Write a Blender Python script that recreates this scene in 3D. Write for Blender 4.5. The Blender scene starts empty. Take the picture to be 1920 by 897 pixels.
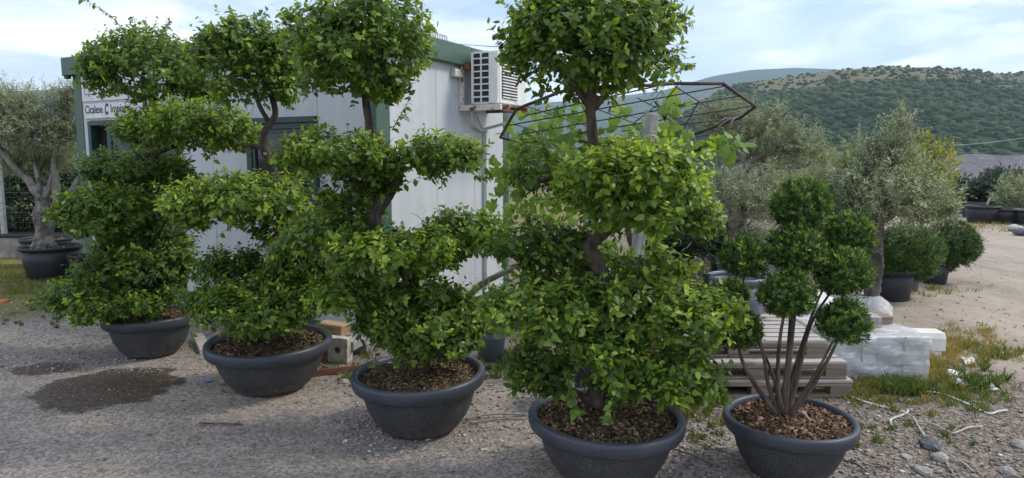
import bpy, bmesh, math, random
import numpy as np
from mathutils import Vector, Matrix
random.seed(7); RNG = np.random.default_rng(11)
PI = math.pi
SC = bpy.context.scene
COL = SC.collection

# ------------------------------------------------------------------ camera, sky, sun, exposure
FPX = 1290.0; CAM_H = 1.6; PITCH = math.atan((448.5 - 296.0) / FPX)
cam_d = bpy.data.cameras.new('camera'); cam = bpy.data.objects.new('camera', cam_d); COL.objects.link(cam)
cam_d.sensor_width = 36.0; cam_d.lens = 36.0 * FPX / 1920.0; cam_d.clip_start = 0.05; cam_d.clip_end = 20000
cam.location = (0, 0, CAM_H); cam.rotation_euler = (PI / 2 - PITCH, 0, 0)
SC.camera = cam
SC.render.resolution_x = 1024; SC.render.resolution_y = 478
SC.view_settings.view_transform = 'Standard'; SC.view_settings.look = 'None'
SC.view_settings.gamma = 1.0; SC.view_settings.exposure = 0.86; SC.view_settings.use_curve_mapping = False

SUN_AZ = math.radians(8)      # measured from +X towards +Y: sun to the right, a little beyond
SUN_EL = math.radians(46)
to_sun = Vector((math.cos(SUN_EL) * math.cos(SUN_AZ), math.cos(SUN_EL) * math.sin(SUN_AZ), math.sin(SUN_EL)))
sd = bpy.data.lights.new('sun', 'SUN'); sun = bpy.data.objects.new('sun', sd); COL.objects.link(sun)
sd.energy = 1.6; sd.angle = math.radians(13); sd.color = (1.0, 0.93, 0.82)
sun.rotation_euler = (-to_sun).to_track_quat('-Z', 'Y').to_euler()

world = bpy.data.worlds.new('World'); SC.world = world; world.use_nodes = True
wt = world.node_tree; wt.nodes.clear()
def wn(t, **k):
    n = wt.nodes.new(t)
    for a, b in k.items(): setattr(n, a, b)
    return n
w_out = wn('ShaderNodeOutputWorld'); w_bg = wn('ShaderNodeBackground'); w_bg.inputs['Strength'].default_value = 0.1
w_sky = wn('ShaderNodeTexSky'); w_sky.sky_type = 'NISHITA'; w_sky.sun_disc = False
w_sky.sun_elevation = SUN_EL; w_sky.sun_rotation = PI / 2 - SUN_AZ; w_sky.dust_density = 0.6; w_sky.air_density = 1.0
w_tc = wn('ShaderNodeTexCoord'); w_sep = wn('ShaderNodeSeparateXYZ'); wt.links.new(w_tc.outputs['Generated'], w_sep.inputs[0])
w_add = wn('ShaderNodeMath', operation='ADD'); wt.links.new(w_sep.outputs['Z'], w_add.inputs[0]); w_add.inputs[1].default_value = 0.13
w_max = wn('ShaderNodeMath', operation='MAXIMUM'); wt.links.new(w_add.outputs[0], w_max.inputs[0]); w_max.inputs[1].default_value = 0.06
w_dx = wn('ShaderNodeMath', operation='DIVIDE'); wt.links.new(w_sep.outputs['X'], w_dx.inputs[0]); wt.links.new(w_max.outputs[0], w_dx.inputs[1])
w_dy = wn('ShaderNodeMath', operation='DIVIDE'); wt.links.new(w_sep.outputs['Y'], w_dy.inputs[0]); wt.links.new(w_max.outputs[0], w_dy.inputs[1])
w_cmb = wn('ShaderNodeCombineXYZ'); wt.links.new(w_dx.outputs[0], w_cmb.inputs[0]); wt.links.new(w_dy.outputs[0], w_cmb.inputs[1])
w_cmb.inputs[2].default_value = 21.1
w_n1 = wn('ShaderNodeTexNoise'); w_n1.inputs['Scale'].default_value = 0.5; w_n1.inputs['Detail'].default_value = 8
w_n1.inputs['Roughness'].default_value = 0.52; w_n1.inputs['Distortion'].default_value = 0.35
wt.links.new(w_cmb.outputs[0], w_n1.inputs['Vector'])
w_r1 = wn('ShaderNodeValToRGB'); w_r1.color_ramp.elements[0].position = 0.40; w_r1.color_ramp.elements[1].position = 0.58
w_r1.color_ramp.elements[0].color = (0.3, 0.3, 0.3, 1); w_r1.color_ramp.elements[1].color = (1, 1, 1, 1)
wt.links.new(w_n1.outputs['Fac'], w_r1.inputs[0])
w_n2 = wn('ShaderNodeTexNoise'); w_n2.inputs['Scale'].default_value = 1.1; w_n2.inputs['Detail'].default_value = 9; w_n2.inputs['Roughness'].default_value = 0.58
w_n2.inputs['Distortion'].default_value = 0.5
wt.links.new(w_cmb.outputs[0], w_n2.inputs['Vector'])
w_r2 = wn('ShaderNodeValToRGB'); e = w_r2.color_ramp.elements
e[0].position = 0.38; e[0].color = (4.6, 5.7, 8.4, 1); e[1].position = 0.64; e[1].color = (13.4, 13.3, 13.3, 1)
wt.links.new(w_n2.outputs['Fac'], w_r2.inputs[0])
w_mix = wn('ShaderNodeMixRGB'); wt.links.new(w_r1.outputs[0], w_mix.inputs[0])
wt.links.new(w_sky.outputs[0], w_mix.inputs[1]); wt.links.new(w_r2.outputs[0], w_mix.inputs[2])
wt.links.new(w_mix.outputs[0], w_bg.inputs['Color']); wt.links.new(w_bg.outputs[0], w_out.inputs[0])

# ------------------------------------------------------------------ picture geometry helpers
CP = np.array([0, 0, CAM_H]); CF = np.array([0, math.cos(PITCH), -math.sin(PITCH)]); CU = np.array([0, math.sin(PITCH), math.cos(PITCH)])
def ray(px, py): return np.array([1., 0, 0]) * (px - 960) / FPX + CU * (448.5 - py) / FPX + CF
def G(px, py, z=0.0):
    d = ray(px, py); return CP + d * (z - CAM_H) / d[2]
def W(px, py, Y):
    d = ray(px, py); return CP + d * Y / d[1]
def pxm(Y): return Y / FPX * 0.995          # metres per picture pixel at depth Y
def project(P):
    v = P - CP; w = v @ CF
    return 960 + FPX * v[:, 0] / w, 448.5 - FPX * (v @ CU) / w, w

# ------------------------------------------------------------------ materials
MATS = {}
def nmat(name):
    m = bpy.data.materials.new(name); m.use_nodes = True
    nt = m.node_tree; b = nt.nodes['Principled BSDF']; MATS[name] = m
    return m, nt, b
def N(nt, t, **k):
    n = nt.nodes.new(t)
    for a, v in k.items():
        if a in n.inputs: n.inputs[a].default_value = v
        else: setattr(n, a, v)
    return n
def ramp(nt, stops, src):
    r = N(nt, 'ShaderNodeValToRGB'); el = r.color_ramp.elements
    while len(el) < len(stops): el.new(0.5)
    for q, (p, c) in zip(el, stops): q.position = p; q.color = (*c, 1)
    nt.links.new(src, r.inputs[0]); return r.outputs[0]
def noise(nt, scale, detail=5, rough=0.55, vec=None, coord='Object', stretch=None):
    if vec is None:
        tc = N(nt, 'ShaderNodeTexCoord'); vec = tc.outputs[coord]
        if coord == 'World':
            vec = N(nt, 'ShaderNodeNewGeometry').outputs['Position']
    if stretch:
        mp = N(nt, 'ShaderNodeMapping'); mp.inputs['Scale'].default_value = stretch
        nt.links.new(vec, mp.inputs['Vector']); vec = mp.outputs[0]
    n = N(nt, 'ShaderNodeTexNoise'); n.inputs['Scale'].default_value = scale; n.inputs['Detail'].default_value = detail
    n.inputs['Roughness'].default_value = rough; nt.links.new(vec, n.inputs['Vector'])
    return n.outputs['Fac']
def bump(nt, b, h, strength=0.3, dist=0.01):
    bp = N(nt, 'ShaderNodeBump'); bp.inputs['Strength'].default_value = strength; bp.inputs['Distance'].default_value = dist
    nt.links.new(h, bp.inputs['Height']); nt.links.new(bp.outputs[0], b.inputs['Normal']); return bp
def mix(nt, fac, a, b2, mode='MIX'):
    m = N(nt, 'ShaderNodeMixRGB'); m.blend_type = mode
    for k, v in ((0, fac), (1, a), (2, b2)):
        if isinstance(v, (int, float)): m.inputs[k].default_value = v if k == 0 else (v, v, v, 1)
        elif isinstance(v, tuple): m.inputs[k].default_value = (*v, 1)
        else: nt.links.new(v, m.inputs[k])
    return m.outputs[0]
def surf(name, c1, c2, scale=8, rough=0.7, bs=0.25, bd=0.01, detail=6, metal=0.0, lo=0.35, hi=0.65, stretch=None, spots=None, spec=None):
    m, nt, b = nmat(name)
    f = noise(nt, scale, detail, stretch=stretch)
    col = ramp(nt, [(lo, c1), (hi, c2)], f)
    if spots:
        sc_, col2, l2, h2 = spots
        f2 = noise(nt, sc_, 8, 0.65)
        msk = ramp(nt, [(l2, (0, 0, 0)), (h2, (1, 1, 1))], f2)
        col = mix(nt, msk, col, col2)
    nt.links.new(col, b.inputs['Base Color']); b.inputs['Roughness'].default_value = rough; b.inputs['Metallic'].default_value = metal
    if spec is not None: b.inputs['Specular IOR Level'].default_value = spec
    if bs: bump(nt, b, noise(nt, scale * 3, 6, stretch=stretch), bs, bd)
    return m
def leafmat(name, stops, rough=0.42, trans=0.35, tcol=1.5, spec=0.4):
    m, nt, b = nmat(name)
    at = N(nt, 'ShaderNodeAttribute'); at.attribute_name = 'tone'
    col = ramp(nt, stops, at.outputs['Fac'])
    nt.links.new(col, b.inputs['Base Color']); b.inputs['Roughness'].default_value = rough; b.inputs['Specular IOR Level'].default_value = spec
    tr = N(nt, 'ShaderNodeBsdfTranslucent'); tc2 = mix(nt, 1.0, col, (tcol * 1.1, tcol, tcol * 0.45), 'MULTIPLY'); nt.links.new(tc2, tr.inputs[0])
    ms = N(nt, 'ShaderNodeMixShader'); ms.inputs[0].default_value = trans
    nt.links.new(b.outputs[0], ms.inputs[1]); nt.links.new(tr.outputs[0], ms.inputs[2])
    nt.links.new(ms.outputs[0], nt.nodes['Material Output'].inputs[0]); return m
def tonemat(name, stops, rough=0.8, spec=0.3, bs=0.0):
    m, nt, b = nmat(name)
    at = N(nt, 'ShaderNodeAttribute'); at.attribute_name = 'tone'
    nt.links.new(ramp(nt, stops, at.outputs['Fac']), b.inputs['Base Color'])
    b.inputs['Roughness'].default_value = rough; b.inputs['Specular IOR Level'].default_value = spec
    if bs: bump(nt, b, noise(nt, 90, 4), bs, 0.004)
    return m

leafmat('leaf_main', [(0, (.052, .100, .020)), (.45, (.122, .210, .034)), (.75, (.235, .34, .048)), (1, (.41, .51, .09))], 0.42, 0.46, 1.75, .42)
leafmat('leaf_olive', [(0, (.15, .19, .095)), (.5, (.29, .345, .20)), (1, (.52, .57, .42))], 0.45, 0.32, 1.15)
leafmat('leaf_vine', [(0, (.06, .125, .02)), (.5, (.14, .25, .036)), (1, (.26, .38, .06))], 0.5, 0.45)
leafmat('leaf_yew', [(0, (.022, .048, .014)), (.5, (.055, .118, .024)), (1, (.22, .34, .05))], 0.5, 0.3)
leafmat('leaf_conifer', [(0, (.022, .055, .014)), (.5, (.06, .13, .025)), (1, (.17, .27, .04))], 0.5, 0.22)
leafmat('leaf_laurel', [(0, (.008, .025, .008)), (.6, (.02, .06, .015)), (1, (.06, .13, .025))], 0.35, 0.2)
leafmat('leaf_broom', [(0, (.06, .12, .02)), (.5, (.16, .22, .03)), (.8, (.42, .40, .03)), (1, (.62, .50, .02))], 0.6, 0.35, 1.2)
leafmat('leaf_dark', [(0, (.010, .025, .014)), (.6, (.025, .055, .025)), (1, (.06, .11, .04))], 0.5, 0.2)
leafmat('grass_blade', [(0, (.05, .10, .018)), (.4, (.10, .17, .03)), (.7, (.25, .22, .06)), (1, (.38, .28, .09))], 0.7, 0.3, 1.1)
tonemat('forest_leaf', [(0, (.016, .036, .014)), (.5, (.036, .066, .024)), (1, (.075, .105, .04))], 0.9, 0.1)
tonemat('stone_mix', [(0, (.10, .09, .08)), (.35, (.24, .215, .19)), (.75, (.36, .33, .30)), (1, (.62, .60, .56))], 0.85)
tonemat('chips_mixed', [(0, (.02, .015, .010)), (.4, (.085, .058, .032)), (.75, (.24, .165, .085)), (1, (.46, .35, .20))], 0.9)
tonemat('chips_red', [(0, (.035, .02, .012)), (.4, (.11, .062, .036)), (.75, (.23, .14, .085)), (1, (.38, .27, .18))], 0.9)
surf('soil', (.015, .011, .008), (.06, .042, .025), 30, 0.95, 0.6, 0.02)
surf('bark_brown', (.018, .014, .010), (.095, .074, .054), 26, 0.92, 0.9, 0.012, stretch=(1, 1, .28))
surf('bark_olive', (.10, .088, .075), (.30, .27, .235), 9, 0.95, 1.0, 0.02, stretch=(1, 1, .35), spots=(5, (.05, .042, .036), .52, .62))
surf('bark_olive_dark', (.05, .043, .038), (.17, .15, .13), 9, 0.95, 1.0, 0.02, stretch=(1, 1, .35), spots=(7, (.24, .22, .20), .56, .64))
surf('bark_yew', (.045, .032, .024), (.14, .105, .078), 24, 0.85, 0.5, 0.004, stretch=(1, 1, .25))
surf('bark_vine', (.035, .026, .02), (.13, .10, .075), 22, 0.95, 0.8, 0.008, stretch=(1, 1, .2))
surf('twig', (.045, .028, .016), (.12, .08, .048), 20, 0.85, 0)
surf('dead_wood', (.16, .14, .115), (.36, .32, .27), 12, 0.9, 0.5, 0.005, stretch=(1, 1, .3))
surf('rope', (.32, .29, .23), (.50, .46, .38), 40, 0.9, 0.3, 0.003)
surf('white_strip', (.34, .325, .29), (.52, .50, .46), 20, 0.55, 0.1)
surf('concrete', (.22, .215, .20), (.36, .35, .33), 9, 0.9, 0.35, 0.006, spots=(3, (.20, .19, .17), .55, .7))
surf('concrete_wall', (.26, .235, .20), (.42, .39, .34), 4, 0.95, 0.4, 0.01, spots=(2.2, (.15, .135, .115), .52, .68))
surf('tuff', (.34, .30, .25), (.58, .54, .47), 12, 0.95, 0.8, 0.015)
surf('green_paint', (.050, .098, .064), (.062, .118, .078), 5, 0.42, 0.06, 0.004, spots=(14, (.16, .20, .17), .66, .74))
surf('teal_frame', (.016, .045, .042), (.022, .058, .052), 6, 0.4, 0.05, 0.003)
surf('white_panel', (.475, .50, .51), (.535, .555, .565), 1.4, 0.38, 0.04, 0.004, stretch=(4.5, 4.5, .35), spots=(2.6, (.40, .41, .39), .55, .8))
surf('sign_white', (.62, .60, .63), (.74, .72, .74), 6, 0.5, 0, spots=(9, (.50, .48, .50), .6, .75))
surf('ac_white', (.66, .65, .60), (.76, .75, .71), 4, 0.45, 0.03, spots=(11, (.50, .44, .34), .64, .76))
surf('dark_metal', (.012, .012, .013), (.03, .03, .032), 8, 0.6, 0)
surf('rust', (.075, .032, .016), (.22, .10, .05), 22, 0.9, 0.5, 0.003)
surf('rust_pale', (.56, .52, .46), (.70, .66, .60), 9, 0.7, 0.2, 0.003, spots=(9, (.16, .065, .028), .50, .60))
surf('rust_red', (.13, .045, .032), (.26, .11, .085), 15, 0.85, 0.3, 0.003)
surf('rusty_tube', (.030, .020, .016), (.085, .055, .044), 30, 0.7, 0.3, 0.002)
surf('galvanised', (.34, .35, .36), (.52, .53, .54), 15, 0.45, 0.05, metal=0.6)
surf('duct_grey', (.50, .52, .52), (.60, .62, .62), 6, 0.5, 0)
surf('plank_grey', (.26, .235, .205), (.48, .445, .40), 7, 0.88, 0.45, 0.004, stretch=(.35, 6, 6), spots=(4, (.20, .175, .15), .56, .7))
surf('plank_brown', (.16, .12, .085), (.31, .245, .185), 7, 0.88, 0.45, 0.004, stretch=(.35, 6, 6))
surf('beam_wood', (.24, .155, .08), (.42, .30, .17), 7, 0.85, 0.4, 0.004, stretch=(.4, 5, 5))
surf('white_stone', (.62, .60, .53), (.74, .72, .66), 6, 0.8, 0.2, 0.004)
surf('stone_block', (.36, .335, .30), (.50, .47, .425), 5, 0.85, 0.2, 0.004)
surf('sack', (.40, .39, .37), (.58, .57, .55), 12, 0.75, 0.8, 0.02, spots=(5, (.26, .23, .19), .56, .68))
surf('plastic_blue_bit', (.10, .18, .35), (.16, .26, .48), 8, 0.4, 0)
surf('orange_bit', (.55, .10, .03), (.62, .16, .05), 8, 0.5, 0)
surf('red_bit', (.42, .11, .06), (.50, .17, .10), 8, 0.6, 0)
surf('black_plastic', (.012, .013, .016), (.028, .030, .036), 10, 0.5, 0.08)
surf('yellow_paint', (.55, .33, .03), (.62, .40, .05), 8, 0.5, 0)
surf('rock_dark', (.055, .058, .065), (.14, .145, .155), 30, 0.85, 0.8, 0.01)
surf('rock_grey', (.22, .20, .18), (.40, .37, .34), 18, 0.9, 0.7, 0.01)
surf('teal_cord', (.05, .38, .36), (.08, .50, .46), 10, 0.6, 0)
surf('ink_black', (.02, .02, .022), (.03, .03, .032), 10, 0.5, 0)
surf('ink_faint', (.42, .36, .37), (.50, .45, .46), 10, 0.5, 0)
surf('curtain', (.42, .42, .46), (.55, .55, .60), 5, 0.9, 0.2)
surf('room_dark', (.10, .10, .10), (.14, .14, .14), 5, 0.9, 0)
surf('white_sheet', (.54, .53, .51), (.72, .71, .69), 9, 0.6, 0.4, 0.006)

def msk(nt, src, lo, hi):
    mr = N(nt, 'ShaderNodeMapRange'); mr.interpolation_type = 'SMOOTHSTEP'
    nt.links.new(src, mr.inputs[0]); mr.inputs[1].default_value = lo; mr.inputs[2].default_value = hi; return mr.outputs[0]
def mth(nt, op, a, b=None):
    m = N(nt, 'ShaderNodeMath'); m.operation = op
    for i, v in enumerate((a, b)):
        if v is None: continue
        if isinstance(v, (int, float)): m.inputs[i].default_value = v
        else: nt.links.new(v, m.inputs[i])
    return m.outputs[0]
def pot_material(name, base, dust, rough, amount):
    m, nt, b = nmat(name)
    f = noise(nt, 170, 4, 0.7); f2 = noise(nt, 5, 6)
    sp = ramp(nt, [(.50, (0, 0, 0)), (.72, (amount,) * 3)], f)
    w = ramp(nt, [(.30, (.25, .25, .25)), (.75, (1, 1, 1))], f2)
    k = mix(nt, 1.0, sp, w, 'MULTIPLY')
    b0 = mix(nt, f2, tuple(x * .8 for x in base), tuple(x * 1.25 for x in base))
    col = mix(nt, k, b0, dust)
    if name == 'pot_body':
        sp_ = N(nt, 'ShaderNodeSeparateXYZ'); nt.links.new(N(nt, 'ShaderNodeTexCoord').outputs['Object'], sp_.inputs[0])
        lowz = msk(nt, sp_.outputs[2], .16, .0); mud = msk(nt, mth(nt, 'ADD', noise(nt, 22, 7, .7), mth(nt, 'MULTIPLY', lowz, .28)), .60, .82); col = mix(nt, mth(nt, 'MULTIPLY', mud, .55), col, (.17, .145, .12))
        drip = msk(nt, noise(nt, 6, 6, .65, stretch=(3, 3, .5)), .56, .75); col = mix(nt, mth(nt, 'MULTIPLY', drip, .25), col, (.13, .125, .12))
    nt.links.new(col, b.inputs['Base Color'])
    b.inputs['Roughness'].default_value = rough; b.inputs['Specular IOR Level'].default_value = 0.4
    bump(nt, b, f, 0.25, 0.003); return m
pot_material('pot_body', (.032, .033, .036), (.26, .25, .24), 0.62, 1.0)
pot_material('pot_rim', (.036, .042, .053), (.17, .17, .18), 0.45, 0.55)
pot_material('pot_black', (.022, .024, .029), (.14, .14, .14), 0.5, 0.3)
pot_material('pot_bluegrey', (.105, .118, .145), (.22, .23, .25), 0.42, 0.2)

def glass_material():
    m, nt, b = nmat('pane_glass')
    tr = N(nt, 'ShaderNodeBsdfTransparent'); tr.inputs[0].default_value = (.72, .76, .76, 1)
    gl = N(nt, 'ShaderNodeBsdfGlossy'); gl.inputs['Roughness'].default_value = 0.02
    fr = N(nt, 'ShaderNodeFresnel'); fr.inputs[0].default_value = 1.7
    ms = N(nt, 'ShaderNodeMixShader'); nt.links.new(fr.outputs[0], ms.inputs[0])
    nt.links.new(tr.outputs[0], ms.inputs[1]); nt.links.new(gl.outputs[0], ms.inputs[2])
    nt.links.new(ms.outputs[0], nt.nodes['Material Output'].inputs[0])
glass_material()
def film_material():
    m, nt, b = nmat('plastic_film')
    tr = N(nt, 'ShaderNodeBsdfTransparent'); tr.inputs[0].default_value = (.95, .95, .95, 1)
    b.inputs['Base Color'].default_value = (.78, .78, .77, 1); b.inputs['Roughness'].default_value = 0.22
    f = noise(nt, 9, 9, 0.68, stretch=(1.0, 1.0, 3.2))
    a = ramp(nt, [(.40, (.46, .46, .46)), (.55, (.56, .56, .56)), (.61, (.9, .9, .9)), (.67, (.6, .6, .6))], f)
    ms = N(nt, 'ShaderNodeMixShader'); nt.links.new(a, ms.inputs[0])
    nt.links.new(tr.outputs[0], ms.inputs[1]); nt.links.new(b.outputs[0], ms.inputs[2])
    bump(nt, b, f, 0.5, 0.02)
    nt.links.new(ms.outputs[0], nt.nodes['Material Output'].inputs[0])
film_material()

# ------------------------------------------------------------------ object helpers
def tag(o, label=None, cat=None, group=None, kind=None):
    if label: o['label'] = label
    if cat: o['category'] = cat
    if group: o['group'] = group
    if kind: o['kind'] = kind
    return o
def link(name, me, mat, parent=None, loc=None):
    o = bpy.data.objects.new(name, me); COL.objects.link(o)
    if mat is not None and not me.materials: me.materials.append(MATS[mat] if isinstance(mat, str) else mat)
    if parent is not None: o.parent = parent
    if loc is not None: o.location = loc
    return o
def thing(name, label, cat, loc=(0, 0, 0), rotz=0.0, group=None):
    o = bpy.data.objects.new(name, None); COL.objects.link(o); o.empty_display_size = 0.1
    o.location = loc; o.rotation_euler = (0, 0, rotz)
    return tag(o, label, cat, group)
def trimesh(name, V, F, tone=None, smooth=False):
    """mesh from numpy arrays of vertices and triangles (or quads)"""
    me = bpy.data.meshes.new(name); V = np.ascontiguousarray(V, dtype=np.float32); F = np.ascontiguousarray(F, dtype=np.int32)
    n, k = F.shape
    me.vertices.add(len(V)); me.vertices.foreach_set('co', V.ravel())
    me.loops.add(n * k); me.loops.foreach_set('vertex_index', F.ravel())
    me.polygons.add(n); me.polygons.foreach_set('loop_start', np.arange(0, n * k, k, dtype=np.int32))
    me.update(calc_edges=True)
    if smooth: me.polygons.foreach_set('use_smooth', np.ones(n, dtype=bool))
    if tone is not None:
        a = me.attributes.new('tone', 'FLOAT', 'POINT'); a.data.foreach_set('value', np.ascontiguousarray(tone, dtype=np.float32))
    return me
def bm_mesh(name, bm, smooth=False):
    me = bpy.data.meshes.new(name); bm.normal_update(); bm.to_mesh(me); bm.free()
    if smooth:
        me.polygons.foreach_set('use_smooth', np.ones(len(me.polygons), dtype=bool))
    return me
def box_bm(x0, x1, y0, y1, z0, z1, bev=0.0, seg=1):
    bm = bmesh.new(); bmesh.ops.create_cube(bm, size=1.0)
    for v in bm.verts:
        v.co = Vector(((x0 + x1) / 2 + v.co.x * (x1 - x0), (y0 + y1) / 2 + v.co.y * (y1 - y0), (z0 + z1) / 2 + v.co.z * (z1 - z0)))
    if bev: bmesh.ops.bevel(bm, geom=bm.edges[:], offset=bev, segments=seg, affect='EDGES', profile=0.5)
    return bm
def box(name, x0, x1, y0, y1, z0, z1, mat, parent=None, bev=0.0, jit=0.0):
    bm = box_bm(min(x0, x1), max(x0, x1), min(y0, y1), max(y0, y1), min(z0, z1), max(z0, z1), bev)
    if jit:
        for v in bm.verts: v.co += Vector([random.uniform(-jit, jit) for _ in range(3)])
    return link(name, bm_mesh(name, bm), mat, parent)
def smooth_path(pts, rad, per=6):
    """Catmull-Rom through points; returns points and radii"""
    P = np.array(pts, float); Rr = np.array(rad, float)
    if len(P) < 3: 
        t = np.linspace(0, 1, per + 1)[:, None]; return P[0] * (1 - t) + P[1] * t, Rr[0] * (1 - t[:, 0]) + Rr[1] * t[:, 0]
    Q = np.vstack([2 * P[0] - P[1], P, 2 * P[-1] - P[-2]]); out = []; ro = []
    for i in range(len(P) - 1):
        a, b, c, d = Q[i], Q[i + 1], Q[i + 2], Q[i + 3]
        for t in np.linspace(0, 1, per, endpoint=False):
            out.append(.5 * ((2 * b) + (c - a) * t + (2 * a - 5 * b + 4 * c - d) * t * t + (3 * b - a - 3 * c + d) * t ** 3)); ro.append(Rr[i] * (1 - t) + Rr[i + 1] * t)
    out.append(P[-1]); ro.append(Rr[-1]); return np.array(out), np.array(ro)
def tube_arrays(P, Rr, sides=8, rough=0.0, cap=True, seed=None):
    rg = np.random.default_rng(seed if seed is not None else int(RNG.integers(1 << 30)))
    P = np.asarray(P); n = len(P); T = np.gradient(P, axis=0); T /= np.linalg.norm(T, axis=1)[:, None] + 1e-9
    ref = np.array([1., 0, 0]) if abs(T[0][0]) < .8 else np.array([0, 1., 0])
    V = []; a = np.linspace(0, 2 * PI, sides, endpoint=False); ph = rg.uniform(0, 6.28, 4)
    u = np.cross(T[0], ref); u /= np.linalg.norm(u)
    for i in range(n):
        u = u - T[i] * (u @ T[i]); u /= np.linalg.norm(u) + 1e-9; v = np.cross(T[i], u)
        r = Rr[i] * np.ones(sides)
        if rough: r = r * (1 + rough * (.6 * np.sin(2 * a + ph[0] + i * .35) + .5 * np.sin(3 * a + ph[1] - i * .5) + rg.normal(0, .35, sides)))
        V.append(P[i] + np.cos(a)[:, None] * u * r[:, None] + np.sin(a)[:, None] * v * r[:, None])
    V = np.vstack(V); F = []
    i0 = np.arange(sides); i1 = (i0 + 1) % sides
    for i in range(n - 1):
        b = i * sides
        F.append(np.stack([b + i0, b + i1, b + sides + i1], 1)); F.append(np.stack([b + i0, b + sides + i1, b + sides + i0], 1))
    if cap:
        V = np.vstack([V, P[0], P[-1]]); c0 = n * sides; b = (n - 1) * sides
        F.append(np.stack([i1, i0, np.full(sides, c0)], 1)); F.append(np.stack([b + i0, b + i1, np.full(sides, c0 + 1)], 1))
    return V, np.vstack(F)
def tube(name, pts, rad, mat, parent=None, sides=8, rough=0.0, per=6, origin=None):
    if not hasattr(rad, '__len__'): rad = [rad] * len(pts)
    P, Rr = smooth_path(pts, rad, per); V, F = tube_arrays(P, Rr, sides, rough)
    if origin is not None: V = V - np.asarray(origin)
    return link(name, trimesh(name, V, F, smooth=True), mat, parent)
def lathe(prof, seg=48, close=False, wob=0.0):
    """profile of (radius, z) turned about the z axis"""
    a = np.linspace(0, 2 * PI, seg, endpoint=False); V = []
    for r, z in prof: V.append(np.stack([r * np.cos(a), r * np.sin(a), np.full(seg, z)], 1))
    V = np.vstack(V); F = []; i0 = np.arange(seg); i1 = (i0 + 1) % seg; n = len(prof)
    for i in range(n if close else n - 1):
        b = i * seg; c = ((i + 1) % n) * seg; F.append(np.stack([b + i0, b + i1, c + i1, c + i0], 1))
    return V, np.vstack(F)
def rock(name, loc, size, mat, label, cat='stone', group=None, seed=1, parent=None):
    rg = np.random.default_rng(seed); bm = bmesh.new(); bmesh.ops.create_icosphere(bm, subdivisions=2, radius=1)
    k = rg.normal(0, 1, (9, 3)); 
    for v in bm.verts:
        d = np.array(v.co); s = 1.0
        for q in k: s = min(s, .80 / max(1e-3, (d @ q) / np.linalg.norm(q)) if d @ q > 0 else s)
        v.co = Vector(d * s * np.array(size) * (1 + rg.normal(0, .02)))
    o = link(name, bm_mesh(name, bm), mat, parent, loc); o.rotation_euler[2] = rg.uniform(0, 6)
    if label: tag(o, label, cat, group)
    return o
def unit(A): return A / (np.linalg.norm(A, axis=-1, keepdims=True) + 1e-9)

# ------------------------------------------------------------------ foliage engine
T_OV = np.array([[0, 0, 0], [.30, .40, .02], [.30, 0, -.05], [.30, -.40, .02], [.66, .30, -.02], [.66, 0, -.07], [.66, -.30, -.02], [1, 0, -.16]], float)
F_OV = np.array([[0, 2, 1], [0, 3, 2], [1, 2, 5], [1, 5, 4], [2, 3, 6], [2, 6, 5], [4, 5, 7], [5, 6, 7]])
T_NA = np.array([[0, 0, 0], [.45, .5, 0], [.45, -.5, 0], [1, 0, -.05]], float); F_NA = np.array([[0, 2, 1], [1, 2, 3]])
T_TR = np.array([[0, .5, 0], [0, -.5, 0], [1, 0, 0]], float); F_TR = np.array([[0, 1, 2]])
def lobed():
    ang = np.radians([180, 128, 100, 72, 48, 24, 0, -24, -48, -72, -100, -128])
    rr = np.array([.12, .50, .55, .46, .57, .49, .64, .49, .57, .46, .55, .50])
    pts = np.stack([.42 + rr * np.cos(ang), rr * np.sin(ang), -.25 * (rr ** 2)], 1)
    pts = np.vstack([pts, [.42, 0, .0]]); n = len(ang)
    return pts, np.array([[12, (i + 1) % n, i] for i in range(n)])
T_VI, F_VI = lobed()
T_O4 = np.array([[0, 0, 0], [.28, .38, .02], [.28, -.38, .02], [.66, .30, -.03], [.66, -.30, -.03], [1, 0, -.16]], float); F_O4 = np.array([[0, 2, 1], [1, 2, 4], [1, 4, 3], [3, 4, 5]])
TEMPL = {'ovate4': (T_O4, F_O4), 'ovate': (T_OV, F_OV), 'narrow': (T_NA, F_NA), 'tri': (T_TR, F_TR), 'vine': (T_VI, F_VI)}
KIND = {  # template, leaf length, width ratio, twig length, leaves per twig, twigs per m2, droop, spread, tone base
    'main':   dict(t='ovate', L=.047, w=.76, tip=.42, tw=.125, n=9, dens=330, stray=.16, sat=6, droop=.38, up=.45, side=.85, mat='leaf_main', shell=.40),
    'olive':  dict(t='narrow', L=.052, w=.22, tw=.31, n=24, dens=235, stray=.2, droop=.1, up=.6, side=.75, mat='leaf_olive', shell=.75),
    'yew':    dict(t='narrow', L=.027, w=.27, tw=.050, n=17, dens=2700, droop=-.25, up=.6, side=.6, tip=.62, stray=.03, mat='leaf_yew', shell=.42),
    'conifer': dict(t='narrow', L=.050, w=.19, tw=.10, n=16, dens=1050, droop=-.1, up=.45, side=.7, mat='leaf_conifer', shell=.2),
    'laurel': dict(t='ovate', L=.12, w=.42, tw=.25, n=8, dens=72, droop=.5, up=.6, side=.7, mat='leaf_laurel', shell=.4),
    'broom':  dict(t='narrow', L=.045, w=.45, tw=.25, n=16, dens=150, droop=0., up=.9, side=.6, mat='leaf_broom', tip=.5, shell=.6),
    'dark':   dict(t='narrow', L=.11, w=.35, tw=.28, n=12, dens=110, droop=.2, up=.5, side=.8, mat='leaf_dark', shell=.5),
    'spiky':  dict(t='narrow', L=.30, w=.08, tw=.08, n=14, dens=110, droop=.1, up=.8, side=.8, mat='leaf_dark', shell=.6),
}
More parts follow.
